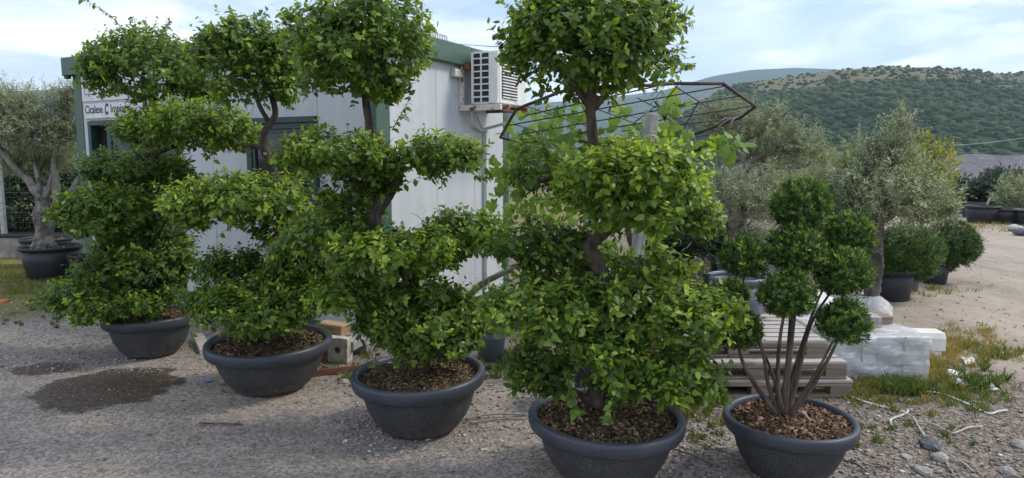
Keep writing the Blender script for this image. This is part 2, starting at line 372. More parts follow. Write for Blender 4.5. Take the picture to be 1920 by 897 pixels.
class Pad:
    def __init__(s, c, r, dens=1.0, tone=0.0, under=.55, lump=.16): s.c = np.array(c); s.r = np.array(r); s.dens = dens; s.tone = tone; s.under = under; s.lump = lump
def pad_px(px, py, rx, ry, Y, depth=None, dens=1.0, tone=0.0, under=.55, lump=.16):
    k = pxm(Y); return Pad(W(px, py, Y), (rx * k, (depth if depth else rx * k * .85), ry * k), dens, tone, under, lump)
def twigs_for(pad, K, rg):
    a, b, c = pad.r; p = 1.6; area = 4 * PI * (((a * b) ** p + (a * c) ** p + (b * c) ** p) / 3) ** (1 / p)
    n = max(6, int(area * K['dens'] * pad.dens))
    u = unit(rg.normal(0, 1, (n, 3)))
    low = (u[:, 2] < -.15) & (rg.random(n) > pad.under); u[low, 2] *= -1
    lob = np.zeros(n)
    for q in range(6):
        d = unit(rg.normal(0, 1, 3)); lob += np.maximum(0, u @ d) ** 4 * rg.choice([-1, 1.2])
    rad = (1 + pad.lump * lob) * (1 - K['shell'] * rg.random(n) ** 1.5)
    loc = u * rad[:, None] * pad.r; loc[:, 2] = np.where(loc[:, 2] < 0, loc[:, 2] * .72, loc[:, 2])
    nor = unit(u / pad.r)
    d = unit(nor * .75 + np.array([0, 0, 1]) * K['up'] + rg.normal(0, .38, (n, 3)))
    tl = K['tw'] * rg.uniform(.55, 1.25, n); st_ = rg.random(n) < K.get('stray', .07); tl = np.where(st_, tl * rg.uniform(1.1, 1.9, n), tl); loc = np.where(st_[:, None], loc * rg.uniform(1.04, 1.22, (n, 1)), loc)
    tip = pad.c + loc; return tip - d * tl[:, None] * .8, d, tl, nor
def leaves_on(p0, d, tl, nor, K, rg, pad):
    n = len(p0); m = K['n']
    t = np.linspace(.18, 1.0, m)[None, :] * np.ones((n, 1)) + rg.normal(0, .03, (n, m))
    ref = unit(np.cross(d, rg.normal(0, 1, (n, 3)))); v = np.cross(d, ref)
    ang = (np.arange(m) * 2.4)[None, :] + rg.normal(0, .5, (n, m)) + rg.uniform(0, 6, (n, 1))
    side = np.cos(ang)[..., None] * ref[:, None, :] + np.sin(ang)[..., None] * v[:, None, :]
    pos = p0[:, None, :] + d[:, None, :] * (tl[:, None] * t)[..., None]
    fwd = .25 + .7 * t[..., None] ** 2
    ld = unit(side * K['side'] + d[:, None, :] * fwd + np.array([0, 0, -1.]) * K['droop'] + rg.normal(0, .2, (n, m, 3)))
    nn = nor[:, None, :] * .75 + np.array([0, 0, .62]) + rg.normal(0, .34, (n, m, 3))
    nn = unit(nn - ld * (nn * ld).sum(-1, keepdims=True))
    size = K['L'] * rg.uniform(.5, 1.15, (n, m)) * rg.uniform(.8, 1.2, (n, 1)) * np.where(t > .85, .75, 1.0)
    twt = rg.normal(0, .13, (n, 1))
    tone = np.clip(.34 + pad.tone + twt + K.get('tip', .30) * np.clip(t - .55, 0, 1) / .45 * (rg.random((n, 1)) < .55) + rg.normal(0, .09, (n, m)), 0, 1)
    return [x.reshape(-1, 3) for x in (pos, ld, nn)] + [size.ravel(), tone.ravel()]
def leaf_arrays(pos, ld, nn, size, tone, K):
    T, F = TEMPL[K['t']]; sd_ = np.cross(nn, ld); k = len(T); n = len(pos)
    V = (pos[:, None, :] + size[:, None, None] * (T[None, :, 0, None] * ld[:, None, :] + K['w'] * T[None, :, 1, None] * sd_[:, None, :] + T[None, :, 2, None] * nn[:, None, :])).reshape(-1, 3)
    FF = (F[None] + (np.arange(n) * k)[:, None, None]).reshape(-1, 3)
    return V, FF, np.repeat(tone, k)
def twig_arrays(p0, d, tl, r=.0016):
    """thin three-sided sticks"""
    n = len(p0); ref = unit(np.cross(d, np.array([.3, .5, .81]))); v = np.cross(d, ref); V = []
    for q in range(3):
        o = math.cos(q * 2.094) * ref + math.sin(q * 2.094) * v; V += [p0 + o * r, p0 + d * tl[:, None] + o * r * .4]
    V = np.stack(V, 1).reshape(-1, 3); base = np.arange(n)[:, None, None] * 6
    f = np.array([[0, 2, 3], [0, 3, 1], [2, 4, 5], [2, 5, 3], [4, 0, 1], [4, 1, 5]]); return V, (base + f[None]).reshape(-1, 3)
LEAF_VARIANTS = {}
def leaf_variant(kind, tone, wr):
    q = (kind, min(11, int(tone * 12)))
    if q not in LEAF_VARIANTS:
        K = KIND[kind]; T, F = TEMPL[K['t']]; V = T.copy(); V[:, 1] *= K['w']
        me = trimesh('leaf', V, F, np.full(len(V), (q[1] + .5) / 12)); me.materials.append(MATS[K['mat']]); LEAF_VARIANTS[q] = me
    return LEAF_VARIANTS[q]
def leaf_object(kind, p, d, n, s, tone, parent, name='leaf'):
    o = bpy.data.objects.new(name, leaf_variant(kind, tone, 1)); COL.objects.link(o); o.parent = parent
    sd_ = np.cross(n, d); M = Matrix.Identity(4)
    for i in range(3):
        M[i][0] = d[i] * s; M[i][1] = sd_[i] * s; M[i][2] = n[i] * s; M[i][3] = p[i]
    o.matrix_local = M; return o
def polyline_near(P, q):
    d = np.linalg.norm(P - q, axis=1); return int(np.argmin(d))
def build_tree(name, label, cat, base, trunks, pads, kind, bark, group=None, seed=1, nleaf=0, shoots=None, subs=9, pad_name='foliage_pad', sub_r=.006, twig_r=.0016, branches=True, trunk_rough=.12, sides=9, lod=None):
    """trunks: list of (points, radii); pads: Pad list. Returns the thing."""
    rg = np.random.default_rng(seed); base = np.array(base, float); K = KIND[kind]
    root = thing(name, label, cat, base, 0, group); allP = []; allR = []
    for i, (pts, rad) in enumerate(trunks):
        P, Rr = smooth_path(pts, rad, 7); allP.append(P); allR.append(Rr)
        V, F = tube_arrays(P, Rr, sides, trunk_rough, seed=seed * 31 + i)
        link('trunk' if i == 0 else 'branch', trimesh('trunk', V - base, F, smooth=True), bark, root)
    TP = np.vstack(allP); TR = np.concatenate(allR)
    packs = []; pad_objs = []
    for i, pad in enumerate(pads):
        parts = [twigs_for(pad, K, rg)]
        for q in range(K.get('sat', 0)):
            az = rg.uniform(0, 2 * PI); ez = rg.uniform(-.75, .7); dv = np.array([math.cos(az) * math.cos(ez), math.sin(az) * math.cos(ez), math.sin(ez)]); k = rg.uniform(.26, .46)
            parts.append(twigs_for(Pad(pad.c + pad.r * dv * rg.uniform(.78, .98), np.maximum(pad.r * k, .06), pad.dens * .62, pad.tone, .8, .3), K, rg))
        tw = [np.concatenate(x) for x in zip(*parts)]; L = leaves_on(*tw, K, rg, pad); packs.append((tw, L))
    if shoots:
        for pts, nl in shoots:      # long single shoots with leaves
            P, _ = smooth_path(pts, [1] * len(pts), 8); seg = np.diff(P, axis=0); d = unit(seg); tl = np.linalg.norm(seg, axis=1)
            sel = np.arange(len(d)); Kc = dict(K); Kc['n'] = nl
            L = leaves_on(P[:-1], d, tl, np.tile([0, -.5, .6], (len(d), 1)), Kc, rg, Pad(P[0], (1, 1, 1), tone=.02))
            V, F = tube_arrays(P, np.linspace(.0035, .0012, len(P)), 4)
            so = link('shoot', trimesh('shoot', V - base, F), 'twig', root)
            V, F, t = leaf_arrays(*L, K); link('shoot_leaves', trimesh('shoot_leaves', V - base, F, t), K['mat'], so)['kind'] = 'stuff'
    # the leaves that show largest become single objects
    chosen = [np.zeros(len(p[1][0]), bool) for p in packs]
    if nleaf:
        pos = np.vstack([p[1][0] for p in packs]); nn = np.vstack([p[1][2] for p in packs]); ld = np.vstack([p[1][1] for p in packs]); sz = np.concatenate([p[1][3] for p in packs])
        own = np.concatenate([np.full(len(p[1][0]), i) for i, p in enumerate(packs)]); loc_i = np.concatenate([np.arange(len(p[1][0])) for p in packs])
        X, Y, D = project(pos); cell = (X // 15).astype(int) * 1000 + (Y // 15).astype(int)
        ok = (X > 4) & (X < 1916) & (Y > 4) & (Y < 893)
        order = np.argsort(D); order = order[ok[order]]; _, first = np.unique(cell[order], return_index=True); cand = order[first]
        view = unit(CP - pos[cand]); score = np.abs((nn[cand] * view).sum(1)) * (sz[cand] / D[cand]) ** 2
        cand = cand[np.argsort(-score)[:nleaf]]
        for c in cand: chosen[own[c]][loc_i[c]] = True
    for i, (pad, (tw, L)) in enumerate(zip(pads, packs)):
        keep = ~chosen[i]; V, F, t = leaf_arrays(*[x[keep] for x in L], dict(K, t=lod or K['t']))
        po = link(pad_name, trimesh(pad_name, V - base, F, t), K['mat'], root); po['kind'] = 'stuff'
        for c in np.nonzero(chosen[i])[0]: leaf_object(kind, L[0][c] - base, L[1][c], L[2][c], L[3][c], L[4][c], po)
        if branches:
            q = polyline_near(TP, pad.c - np.array([0, 0, pad.r[2] * .9])); s0 = TP[q]; c = pad.c - np.array([0, 0, pad.r[2] * .30])
            Vs = []; Fs = []; off = 0
            L0 = np.linalg.norm(c - s0); r0 = min(TR[q] * .75, sub_r * 2.2 + L0 * .02)
            if L0 > .06:
                mid = (s0 + c) / 2 + rg.normal(0, .05 * L0, 3) - np.array([0, 0, .06 * L0])
                P, Rr = smooth_path([s0, mid, c], [r0, r0 * .8, r0 * .55], 5); V, F = tube_arrays(P, Rr, 6, .1)
                Vs.append(V); Fs.append(F + off); off += len(V)
            for k in range(subs):
                a = 2 * PI * (k + rg.random() * .7) / subs; e = rg.uniform(-.25, .75)
                end = pad.c + pad.r * np.array([math.cos(a) * math.cos(e), math.sin(a) * math.cos(e), math.sin(e)]) * rg.uniform(.62, .86)
                mid = (c + end) / 2 + rg.normal(0, .08, 3) * pad.r - np.array([0, 0, .04])
                P, Rr = smooth_path([c, mid, end], [sub_r, sub_r * .7, sub_r * .3], 4); V, F = tube_arrays(P, Rr, 5, .08, cap=False)
                Vs.append(V); Fs.append(F + off); off += len(V)
                for h in range(2):
                    j = rg.integers(3, len(P)); e2 = P[j] + rg.normal(0, .35, 3) * pad.r; P2 = np.linspace(P[j], e2, 4) + rg.normal(0, .01, (4, 3))
                    V, F = tube_arrays(P2, np.linspace(sub_r * .4, sub_r * .15, 4), 4, 0, cap=False); Vs.append(V); Fs.append(F + off); off += len(V)
            V, F = twig_arrays(tw[0], tw[1], tw[2], twig_r); Vs.append(V); Fs.append(F + off)
            link('branchwork', trimesh('branchwork', np.vstack(Vs) - base, np.vstack(Fs), smooth=True), bark, po)['kind'] = 'stuff'
    return root

# ================================================================== THE SETTING
def ground_material():
    m, nt, b = nmat('ground_mix')
    pos = N(nt, 'ShaderNodeNewGeometry').outputs['Position']; sp = N(nt, 'ShaderNodeSeparateXYZ'); nt.links.new(pos, sp.inputs[0]); X, Y = sp.outputs[0], sp.outputs[1]
    n_fine = noise(nt, 95, 5, .65, vec=pos); n_mid = noise(nt, 7, 6, .6, vec=pos); n_big = noise(nt, .8, 5, .55, vec=pos); n_edge = noise(nt, 2.6, 7, .65, vec=pos)
    vor = N(nt, 'ShaderNodeTexVoronoi'); vor.inputs['Scale'].default_value = 62; vor.inputs['Randomness'].default_value = 1; nt.links.new(pos, vor.inputs['Vector'])
    vcol = N(nt, 'ShaderNodeSeparateColor'); nt.links.new(vor.outputs['Color'], vcol.inputs[0])
    grain = mix(nt, .5, n_fine, vcol.outputs[0])
    gravel = ramp(nt, [(.2, (.145, .126, .108)), (.5, (.262, .233, .204)), (.8, (.39, .355, .318))], grain)
    tint = ramp(nt, [(.3, (.82, .82, .84)), (.7, (1.10, 1.05, .97))], n_big); gravel = mix(nt, 1.0, gravel, tint, 'MULTIPLY')
    streak = noise(nt, 1.5, 6, .6, vec=pos, stretch=(.35, 2.0, 1)); gravel = mix(nt, 1.0, gravel, ramp(nt, [(.34, (.80, .80, .82)), (.5, (1, 1, 1)), (.68, (1.16, 1.14, 1.10))], streak), 'MULTIPLY')
    tint2 = ramp(nt, [(.35, (.84, .84, .84)), (.65, (1.1, 1.1, 1.1))], n_mid); gravel = mix(nt, .8, gravel, tint2, 'MULTIPLY')
    sand = ramp(nt, [(.25, (.25, .205, .158)), (.55, (.355, .30, .24)), (.85, (.44, .385, .32))], mix(nt, .35, n_mid, n_fine))
    sand = mix(nt, 1.0, sand, ramp(nt, [(.32, (.74, .73, .72)), (.5, (1, 1, 1)), (.66, (1.1, 1.1, 1.1))], noise(nt, 1.1, 8, .68, vec=pos, stretch=(1.6, .45, 1))), 'MULTIPLY')
    soil = ramp(nt, [(.25, (.085, .066, .048)), (.55, (.175, .140, .105)), (.82, (.34, .29, .235))], grain)
    moss = ramp(nt, [(.3, (.075, .085, .025)), (.6, (.20, .17, .06)), (.8, (.30, .25, .12))], mix(nt, .5, n_mid, n_fine))
    wob = mth(nt, 'MULTIPLY', mth(nt, 'SUBTRACT', n_edge, .5), 2.2)
    # soil strip: in front of and behind the house line and towards the right foreground
    line = mth(nt, 'ADD', mth(nt, 'ADD', mth(nt, 'MULTIPLY', X, .62), mth(nt, 'MULTIPLY', Y, .55)), wob)
    col = mix(nt, msk(nt, line, 2.55, 3.35), gravel, soil)
    edge_r = mth(nt, 'SUBTRACT', mth(nt, 'ADD', X, wob), mth(nt, 'ADD', 3.0, mth(nt, 'MULTIPLY', mth(nt, 'MAXIMUM', mth(nt, 'SUBTRACT', Y, 7.5), 0), .62)))
    near_r = mth(nt, 'ADD', mth(nt, 'MULTIPLY', mth(nt, 'SUBTRACT', Y, 5.2), .9), mth(nt, 'SUBTRACT', X, 3.2))
    both = mth(nt, 'MULTIPLY', msk(nt, edge_r, -.4, .5), msk(nt, near_r, -.3, .9)); col = mix(nt, both, col, sand)
    gm = mth(nt, 'SUBTRACT', mth(nt, 'ADD', Y, wob), mth(nt, 'ADD', 7.3, mth(nt, 'MULTIPLY', mth(nt, 'ADD', X, 4.3), 1.6)))
    col = mix(nt, msk(nt, gm, 0, 1.0), col, mix(nt, both, moss, sand))
    far = msk(nt, Y, 26, 40); fieldc = ramp(nt, [(.3, (.05, .085, .03)), (.6, (.13, .14, .06)), (.8, (.26, .22, .12))], noise(nt, .02, 6, .6, vec=pos)); col = mix(nt, far, col, fieldc)
    def patch(cx, cy, rx, ry):
        dx = mth(nt, 'DIVIDE', mth(nt, 'SUBTRACT', X, cx), rx); dy = mth(nt, 'DIVIDE', mth(nt, 'SUBTRACT', Y, cy), ry)
        d = mth(nt, 'ADD', mth(nt, 'MULTIPLY', dx, dx), mth(nt, 'MULTIPLY', dy, dy)); d = mth(nt, 'ADD', d, mth(nt, 'ADD', mth(nt, 'MULTIPLY', wob, .75), mth(nt, 'MULTIPLY', mth(nt, 'SUBTRACT', n_mid, .5), 1.1)))
        return mth(nt, 'SUBTRACT', 1.0, msk(nt, d, .80, 1.05))
    a = G(205, 727); c = G(85, 691)
    wet = mth(nt, 'MAXIMUM', patch(a[0], a[1], .47, .46), patch(c[0], c[1], .27, .17))
    col = mix(nt, wet, col, mix(nt, 1.0, col, (.31, .265, .22), 'MULTIPLY'))
    nt.links.new(col, b.inputs['Base Color'])
    rg_ = mix(nt, wet, .93, .55); nt.links.new(rg_, b.inputs['Roughness']); b.inputs['Specular IOR Level'].default_value = 0.25
    h = mth(nt, 'ADD', mth(nt, 'MULTIPLY', n_fine, .6), mth(nt, 'MULTIPLY', mth(nt, 'SUBTRACT', 1.0, vor.outputs['Distance']), .7)); h = mth(nt, 'ADD', h, mth(nt, 'MULTIPLY', n_mid, .8))
    bump(nt, b, h, 0.55, 0.012)
ground_material()
def ground_z(X, Y):
    r = np.hypot(X, Y); t = np.clip((r - 34) / 220, 0, 1); near = np.clip((np.abs(Y - 4) + np.abs(X)) / 30, 0, 1)
    return -17 * t * t * (3 - 2 * t)
s = np.sinh(np.linspace(-7.2, 7.2, 190)); s = s / s[-1]
gx = s * 5200; gy = s * 5200
GX, GY = np.meshgrid(gx, gy); V = np.stack([GX.ravel(), GY.ravel(), ground_z(GX, GY).ravel()], 1)
n = len(gx); ii = (np.arange(n - 1)[:, None] * n + np.arange(n - 1)[None]).ravel(); F = np.stack([ii, ii + 1, ii + n + 1, ii + n], 1)
tag(link('ground', trimesh('ground', V, F, smooth=True), 'ground_mix'), 'pale trodden gravel and sandy dirt ground of the nursery yard', 'ground', kind='structure')

# ---- hills
def fbm(x, y, seed, oct=5):
    rg = np.random.default_rng(seed); o = np.zeros_like(x, dtype=float); amp = 1.0; fr = 1.0
    for _ in range(oct):
        for k in range(3):
            a = rg.uniform(0, 6.28); o += amp * np.sin((x * math.cos(a) + y * math.sin(a)) * fr + rg.uniform(0, 6.28)) / 3
        amp *= .52; fr *= 1.93
    return o
SKY1 = np.array([(300, 330), (700, 312), (1000, 296), (1150, 272), (1250, 232), (1300, 203), (1345, 176), (1400, 158), (1500, 146), (1560, 136), (1640, 132), (1720, 131), (1772, 134), (1850, 143), (1920, 141), (2100, 128), (2600, 140), (3200, 190)], float)
Y0, YR = 372.0, 950.0
def hill_z(A, Yv):
    px = A * FPX + 960; zr = CAM_H + (296 - np.interp(px, SKY1[:, 0], SKY1[:, 1])) / FPX * YR
    t = np.clip((Yv - Y0) / (YR - Y0), 0, 1); s_ = t * .55 + .45 * np.sin(t * PI / 2)
    X = A * Yv; z = -15 + (zr + 15) * s_ + 7.5 * fbm(X / 62, Yv / 62, 5) * np.sin(t * PI) ** .8
    z = z + np.clip((Y0 + 16 - Yv) / 40, 0, 1) * -4
    return np.where(Yv > YR, z - (Yv - YR) * .35, z)
def hill_material(name, far=False):
    m, nt, b = nmat(name); pos = N(nt, 'ShaderNodeNewGeometry').outputs['Position']
    f = noise(nt, .035 if not far else .006, 8, .65, vec=pos); g = noise(nt, .3 if not far else .03, 6, .7, vec=pos)
    grass_ = ramp(nt, [(.3, (.085, .095, .042)), (.55, (.17, .15, .08)), (.75, (.25, .21, .12))], mix(nt, .5, f, g))
    wood_ = ramp(nt, [(.3, (.018, .042, .015)), (.7, (.05, .085, .028))], g)
    at = N(nt, 'ShaderNodeAttribute'); at.attribute_name = 'tone'
    k = mth(nt, 'ADD', at.outputs['Fac'], mth(nt, 'MULTIPLY', mth(nt, 'SUBTRACT', f, .5), .9))
    nt.links.new(mix(nt, msk(nt, k, .42, .6), wood_, grass_), b.inputs['Base Color']); b.inputs['Roughness'].default_value = 1; b.inputs['Specular IOR Level'].default_value = .1
    bump(nt, b, g, 1.0, 2.0 if not far else 25)
hill_material('hill_near'); hill_material('hill_far', True)
def grassiness(A, Yv):
    px = A * FPX + 960; t = (Yv - Y0) / (YR - Y0); X = A * Yv
    g = np.clip((t - .50) / .12, 0, 1) * np.clip((px - 1375) / 40, 0, 1)
    return g * np.clip(1.02 + .40 * fbm(X / 55, Yv / 55, 77, 4), 0, 1)
a_ = np.linspace(-.55, 1.7, 230); y_ = np.linspace(340, 1250, 130); A_, Y_ = np.meshgrid(a_, y_); Z_ = hill_z(A_, Y_)
def grid_faces(nr, nc):
    ii = (np.arange(nr - 1)[:, None] * nc + np.arange(nc - 1)[None]).ravel(); return np.stack([ii, ii + 1, ii + nc + 1, ii + nc], 1)
tag(link('hill', trimesh('hill', np.stack([(A_ * Y_).ravel(), Y_.ravel(), Z_.ravel()], 1), grid_faces(130, 230), grassiness(A_, Y_).ravel(), smooth=True), 'hill_near'), 'wooded hillside with dry grassland along its crest', 'hill', kind='structure')
SKY2 = np.array([(-1500, 230), (-500, 190), (0, 176), (140, 168), (400, 182), (700, 192), (960, 197), (1100, 190), (1240, 172), (1330, 146), (1400, 135), (1480, 131), (1540, 133), (1650, 140), (2000, 155), (3000, 210)], float)
a_ = np.linspace(-1.2, 1.2, 200); y_ = np.linspace(2300, 4200, 60); A_, Y_ = np.meshgrid(a_, y_); px_ = A_ * FPX + 960
t_ = np.clip((Y_ - 2400) / 1400, 0, 1); Z_ = -17 + (CAM_H + (296 - np.interp(px_, SKY2[:, 0], SKY2[:, 1])) / FPX * 3800 + 17) * (t_ ** .9) - np.clip(Y_ - 3800, 0, None) * .3 + 26 * fbm(A_ * Y_ / 330, Y_ / 330, 9) * np.sin(t_ * PI)
sel = np.abs(A_ * Y_) < 1e9
tag(link('far_hill', trimesh('far_hill', np.stack([(A_ * Y_).ravel(), Y_.ravel(), Z_.ravel()], 1), grid_faces(60, 200), np.clip(.42 + .35 * fbm(A_ * Y_ / 300, Y_ / 300, 13), 0, 1).ravel(), smooth=True), 'hill_far'), 'hazy blue distant hill beyond the valley', 'hill', kind='structure')
# ---- wood on the hillside: one mass of crowns
def crowns(name, label, n, seed):
    rg = np.random.default_rng(seed); Yv = Y0 + 6 + (YR - Y0 + 10) * rg.random(n) ** .85; A = rg.uniform(.16, .86, n); A[: n // 12] = rg.uniform(-.2, .16, n // 12)
    g = grassiness(A, Yv); keep = rg.random(n) > g * .93; A, Yv = A[keep], Yv[keep]; g = g[keep]; n = len(A)
    r = np.clip(rg.lognormal(.78, .42, n), 1.0, 5.0) * np.where(g > .3, .72, 1.0); X = A * Yv; Z = hill_z(A, Yv)
    big = .55 + .17 * fbm(X / 40, Yv / 40, 21) + rg.normal(0, .08, n); Vs, Fs, Ts, off = [], [], [], 0
    for sub, sel in ((2, Yv < 510), (1, Yv >= 510)):
        bm = bmesh.new(); bmesh.ops.create_icosphere(bm, subdivisions=sub, radius=1); bm.verts.ensure_lookup_table()
        T = np.array([v.co[:] for v in bm.verts]); Fc = np.array([[v.index for v in f.verts] for f in bm.faces]); bm.free(); k = len(T); m = int(sel.sum())
        jit = np.clip(rg.normal(0, .26, (m, k, 1)) + 1, .5, 1.7); rr = r[sel]
        V = T[None] * jit * rr[:, None, None] * np.array([1.1, 1.1, .72]) + np.stack([X[sel], Yv[sel], Z[sel] + rr * .35], 1)[:, None, :]
        Vs.append(V.reshape(-1, 3)); Fs.append((Fc[None] + (np.arange(m) * k)[:, None, None]).reshape(-1, 3) + off); off += m * k
        Ts.append(np.clip(big[sel][:, None] + rg.normal(0, .08, (m, k)), 0, 1).ravel())
    tag(link(name, trimesh(name, np.vstack(Vs), np.vstack(Fs), np.concatenate(Ts), smooth=True), 'forest_leaf'), label, 'wood', kind='stuff')
crowns('hillside_wood', 'dense green wood covering the hillside', 10500, 3)
# ---- quarry bank at the foot of the hill
m, nt, b = nmat('quarry_rock'); pos = N(nt, 'ShaderNodeNewGeometry').outputs['Position']
nt.links.new(ramp(nt, [(.3, (.085, .075, .085)), (.55, (.16, .145, .155)), (.8, (.27, .245, .245))], noise(nt, .25, 8, .7, vec=pos)), b.inputs['Base Color']); b.inputs['Roughness'].default_value = 1; bump(nt, b, noise(nt, .4, 8, .7, vec=pos), 1, 1.5)
a_ = np.linspace(.58, 1.05, 90); v_ = np.linspace(0, 1, 14); A_, V_ = np.meshgrid(a_, v_); Yq = 338 + 38 * V_ + 3.5 * fbm(A_ * 40, V_ * 3, 4); 
Zq = -18 + (20.0 * np.clip((A_ - .575) / .05, .25, 1)) * V_ ** .8 * np.clip((1.06 - A_) / .05, .3, 1) + 1.4 * fbm(A_ * 45, V_ * 4, 8)
tag(link('quarry_bank', trimesh('quarry_bank', np.stack([(A_ * Yq).ravel(), Yq.ravel(), Zq.ravel()], 1), grid_faces(14, 90), smooth=True), 'quarry_rock'), 'bare purple-grey quarry bank at the foot of the hill', 'bank', kind='structure')

# ================================================================== SITE CABIN
HC = np.array([-1.19, 6.10, 0.0]); HROT = -math.atan2(.469, .883)
house = thing('site_cabin', 'white panelled site cabin with green frame, open door and window', 'cabin', HC, HROT)
HX = np.array([.883, -.469, 0]); HY = np.array([.469, .883, 0])
def hloc(x, y, z=0.0): return HC + HX * x + HY * y + np.array([0, 0, z])
LW, DW, ZB, ZT = 4.44, 2.44, .05, 2.55
def hb(name, x0, x1, y0, y1, z0, z1, mat, parent=house, bev=.0): return box(name, x0, x1, y0, y1, z0, z1, mat, parent, bev)
g2 = .0025
for x0, x1, z0, z1 in ((-.68, -.126, ZB, ZT), (-1.60, -.68 - g2, ZB, 1.02), (-1.60, -.68 - g2, 1.98, ZT), (-2.12, -1.60 - g2, ZB, ZT), (-2.64, -2.12 - g2, ZB, ZT), (-4.19, -2.64 - g2, 2.02, ZT), (-4.298, -4.19 - g2, ZB, ZT)):
    hb('wall_panel', x0, x1, 0, .05, z0, z1, 'white_panel', bev=.004)
for y0, y1 in ((.192, .93), (.93 + g2, 1.66), (1.66 + g2, 2.318)): hb('wall_panel', -.05, 0, y0, y1, ZB, ZT, 'white_panel', bev=.004)
hb('wall_panel', -4.43, -4.39, .13, 2.3, ZB, ZT, 'white_panel'); hb('wall_panel', -4.3, -.06, 2.39, 2.43, ZB, ZT, 'white_panel')
hb('corner_post', -.124, .008, -.008, .19, 0, ZT, 'green_paint', bev=.006); hb('corner_post', -.12, .008, 2.32, 2.448, 0, ZT, 'green_paint', bev=.006)
hb('corner_post', -4.448, -4.30, -.008, .12, 0, ZT, 'green_paint', bev=.006); hb('corner_post', -4.448, -4.31, 2.31, 2.448, 0, ZT, 'green_paint', bev=.006)
hb('sill_beam', -4.298, -.126, .004, .10, 0, ZB - .002, 'green_paint'); hb('sill_beam', -.09, .003, .192, 2.318, 0, ZB - .002, 'green_paint')
hb('fascia', -4.54, .075, -.075, -.010, ZT - .005, 2.75, 'green_paint', bev=.006); hb('fascia', .012, .075, -.008, 1.495, ZT - .005, 2.749, 'green_paint', bev=.006)
hb('fascia', .012, .074, 1.50, 2.52, ZT - .005, 2.747, 'green_paint', bev=.006); hb('fascia', -4.54, -4.46, -.008, 2.52, ZT - .005, 2.748, 'green_paint', bev=.006)
hb('fascia', -4.45, .010, 2.46, 2.52, ZT - .005, 2.746, 'green_paint'); hb('roof', -4.455, .010, -.008, 2.455, 2.60, 2.69, 'galvanised')
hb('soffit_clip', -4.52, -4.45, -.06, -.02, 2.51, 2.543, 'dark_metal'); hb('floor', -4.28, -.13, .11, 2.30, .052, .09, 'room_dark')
# window
wf = hb('window', -1.60 + .004, -.68 - .006, -.035, .03, 1.925, 1.976, 'teal_frame', bev=.005)
hb('frame', -1.596, -.686, -.035, .03, 1.024, 1.085, 'teal_frame', wf, .005); hb('frame', -1.596, -1.525, -.034, .03, 1.087, 1.923, 'teal_frame', wf, .005); hb('frame', -.757, -.686, -.034, .03, 1.087, 1.923, 'teal_frame', wf, .005)
hb('sash', -1.523, -.759, -.022, .02, 1.87, 1.923, 'teal_frame', wf, .003); hb('sash', -1.523, -1.485, -.022, .02, 1.087, 1.868, 'teal_frame', wf, .003); hb('sash', -.797, -.759, -.022, .02, 1.087, 1.868, 'teal_frame', wf, .003)
hb('pane', -1.483, -.799, -.004, .002, 1.09, 1.866, 'pane_glass', wf)
# curtain strip behind the pane, wavy
cv = []; nc = 26
for i in range(nc):
    x = -1.02 + .20 * i / (nc - 1); y = .09 + .018 * math.sin(i * 1.35)
    cv += [(x, y, 1.0), (x, y, 1.87)]
cf = [[2 * i, 2 * i + 2, 2 * i + 3, 2 * i + 1] for i in range(nc - 1)]; link('curtain', trimesh('curtain', np.array(cv), np.array(cf), smooth=True), 'curtain', house)
hb('blind_rail', -1.47, -.81, .05, .07, 1.80, 1.835, 'white_strip')
# door: dark opening on the left, two leaves with glass above and teal panel below
df = hb('door', -4.19, -2.645, -.03, .06, 1.965, 2.014, 'teal_frame', bev=.004)
hb('jamb', -4.188, -4.13, -.03, .06, .06, 1.963, 'teal_frame', df, .004); hb('jamb', -2.70, -2.647, -.03, .06, .06, 1.963, 'teal_frame', df, .004)
for x0, x1 in ((-3.86, -3.30), (-3.296, -2.702)):
    hb('stile', x0, x0 + .07, -.012, .03, .07, 1.96, 'teal_frame', df, .003); hb('stile', x1 - .07, x1, -.012, .03, .07, 1.96, 'teal_frame', df, .003)
    hb('rail', x0 + .071, x1 - .071, -.012, .03, 1.89, 1.96, 'teal_frame', df, .003); hb('rail', x0 + .071, x1 - .071, -.012, .03, .98, 1.05, 'teal_frame', df, .003)
    hb('lower_panel', x0 + .071, x1 - .071, -.004, .02, .07, .979, 'green_paint', df); hb('pane', x0 + .071, x1 - .071, 0, .006, 1.051, 1.889, 'pane_glass', df)
hb('handle', -3.345, -3.325, -.06, -.013, 1.0, 1.14, 'galvanised', df, .004)
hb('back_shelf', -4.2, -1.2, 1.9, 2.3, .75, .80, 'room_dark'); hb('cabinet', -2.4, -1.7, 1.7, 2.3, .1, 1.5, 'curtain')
# signs above the door
sg = thing('sign', 'faded white notice board above the cabin door with ghosted letters', 'sign', hloc(-4.27, -.012, 2.24), HROT)
box('board', 0, 1.20, -.006, .004, 0, .30, 'sign_white', sg, .002)
def lettering(parent, txt, x, z, h, width, mat, y=-.009, name='lettering', fat=0.0, shear=0.0):
    c = bpy.data.curves.new(name, 'FONT'); c.body = txt; c.size = h / .72; c.extrude = .0008; c.offset = fat; c.shear = shear
    t = bpy.data.objects.new(name, c); COL.objects.link(t); bpy.context.view_layer.update()
    me = bpy.data.meshes.new_from_object(t.evaluated_get(bpy.context.evaluated_depsgraph_get())); bpy.data.objects.remove(t); me.materials.clear()
    me.transform(Matrix.Rotation(PI / 2, 4, 'X')); xs = [v.co.x for v in me.vertices]; k = width / (max(xs) - min(xs))
    for v in me.vertices: v.co.x = (v.co.x - min(xs)) * k
    return link(name, me, mat, parent, (x, y, z))
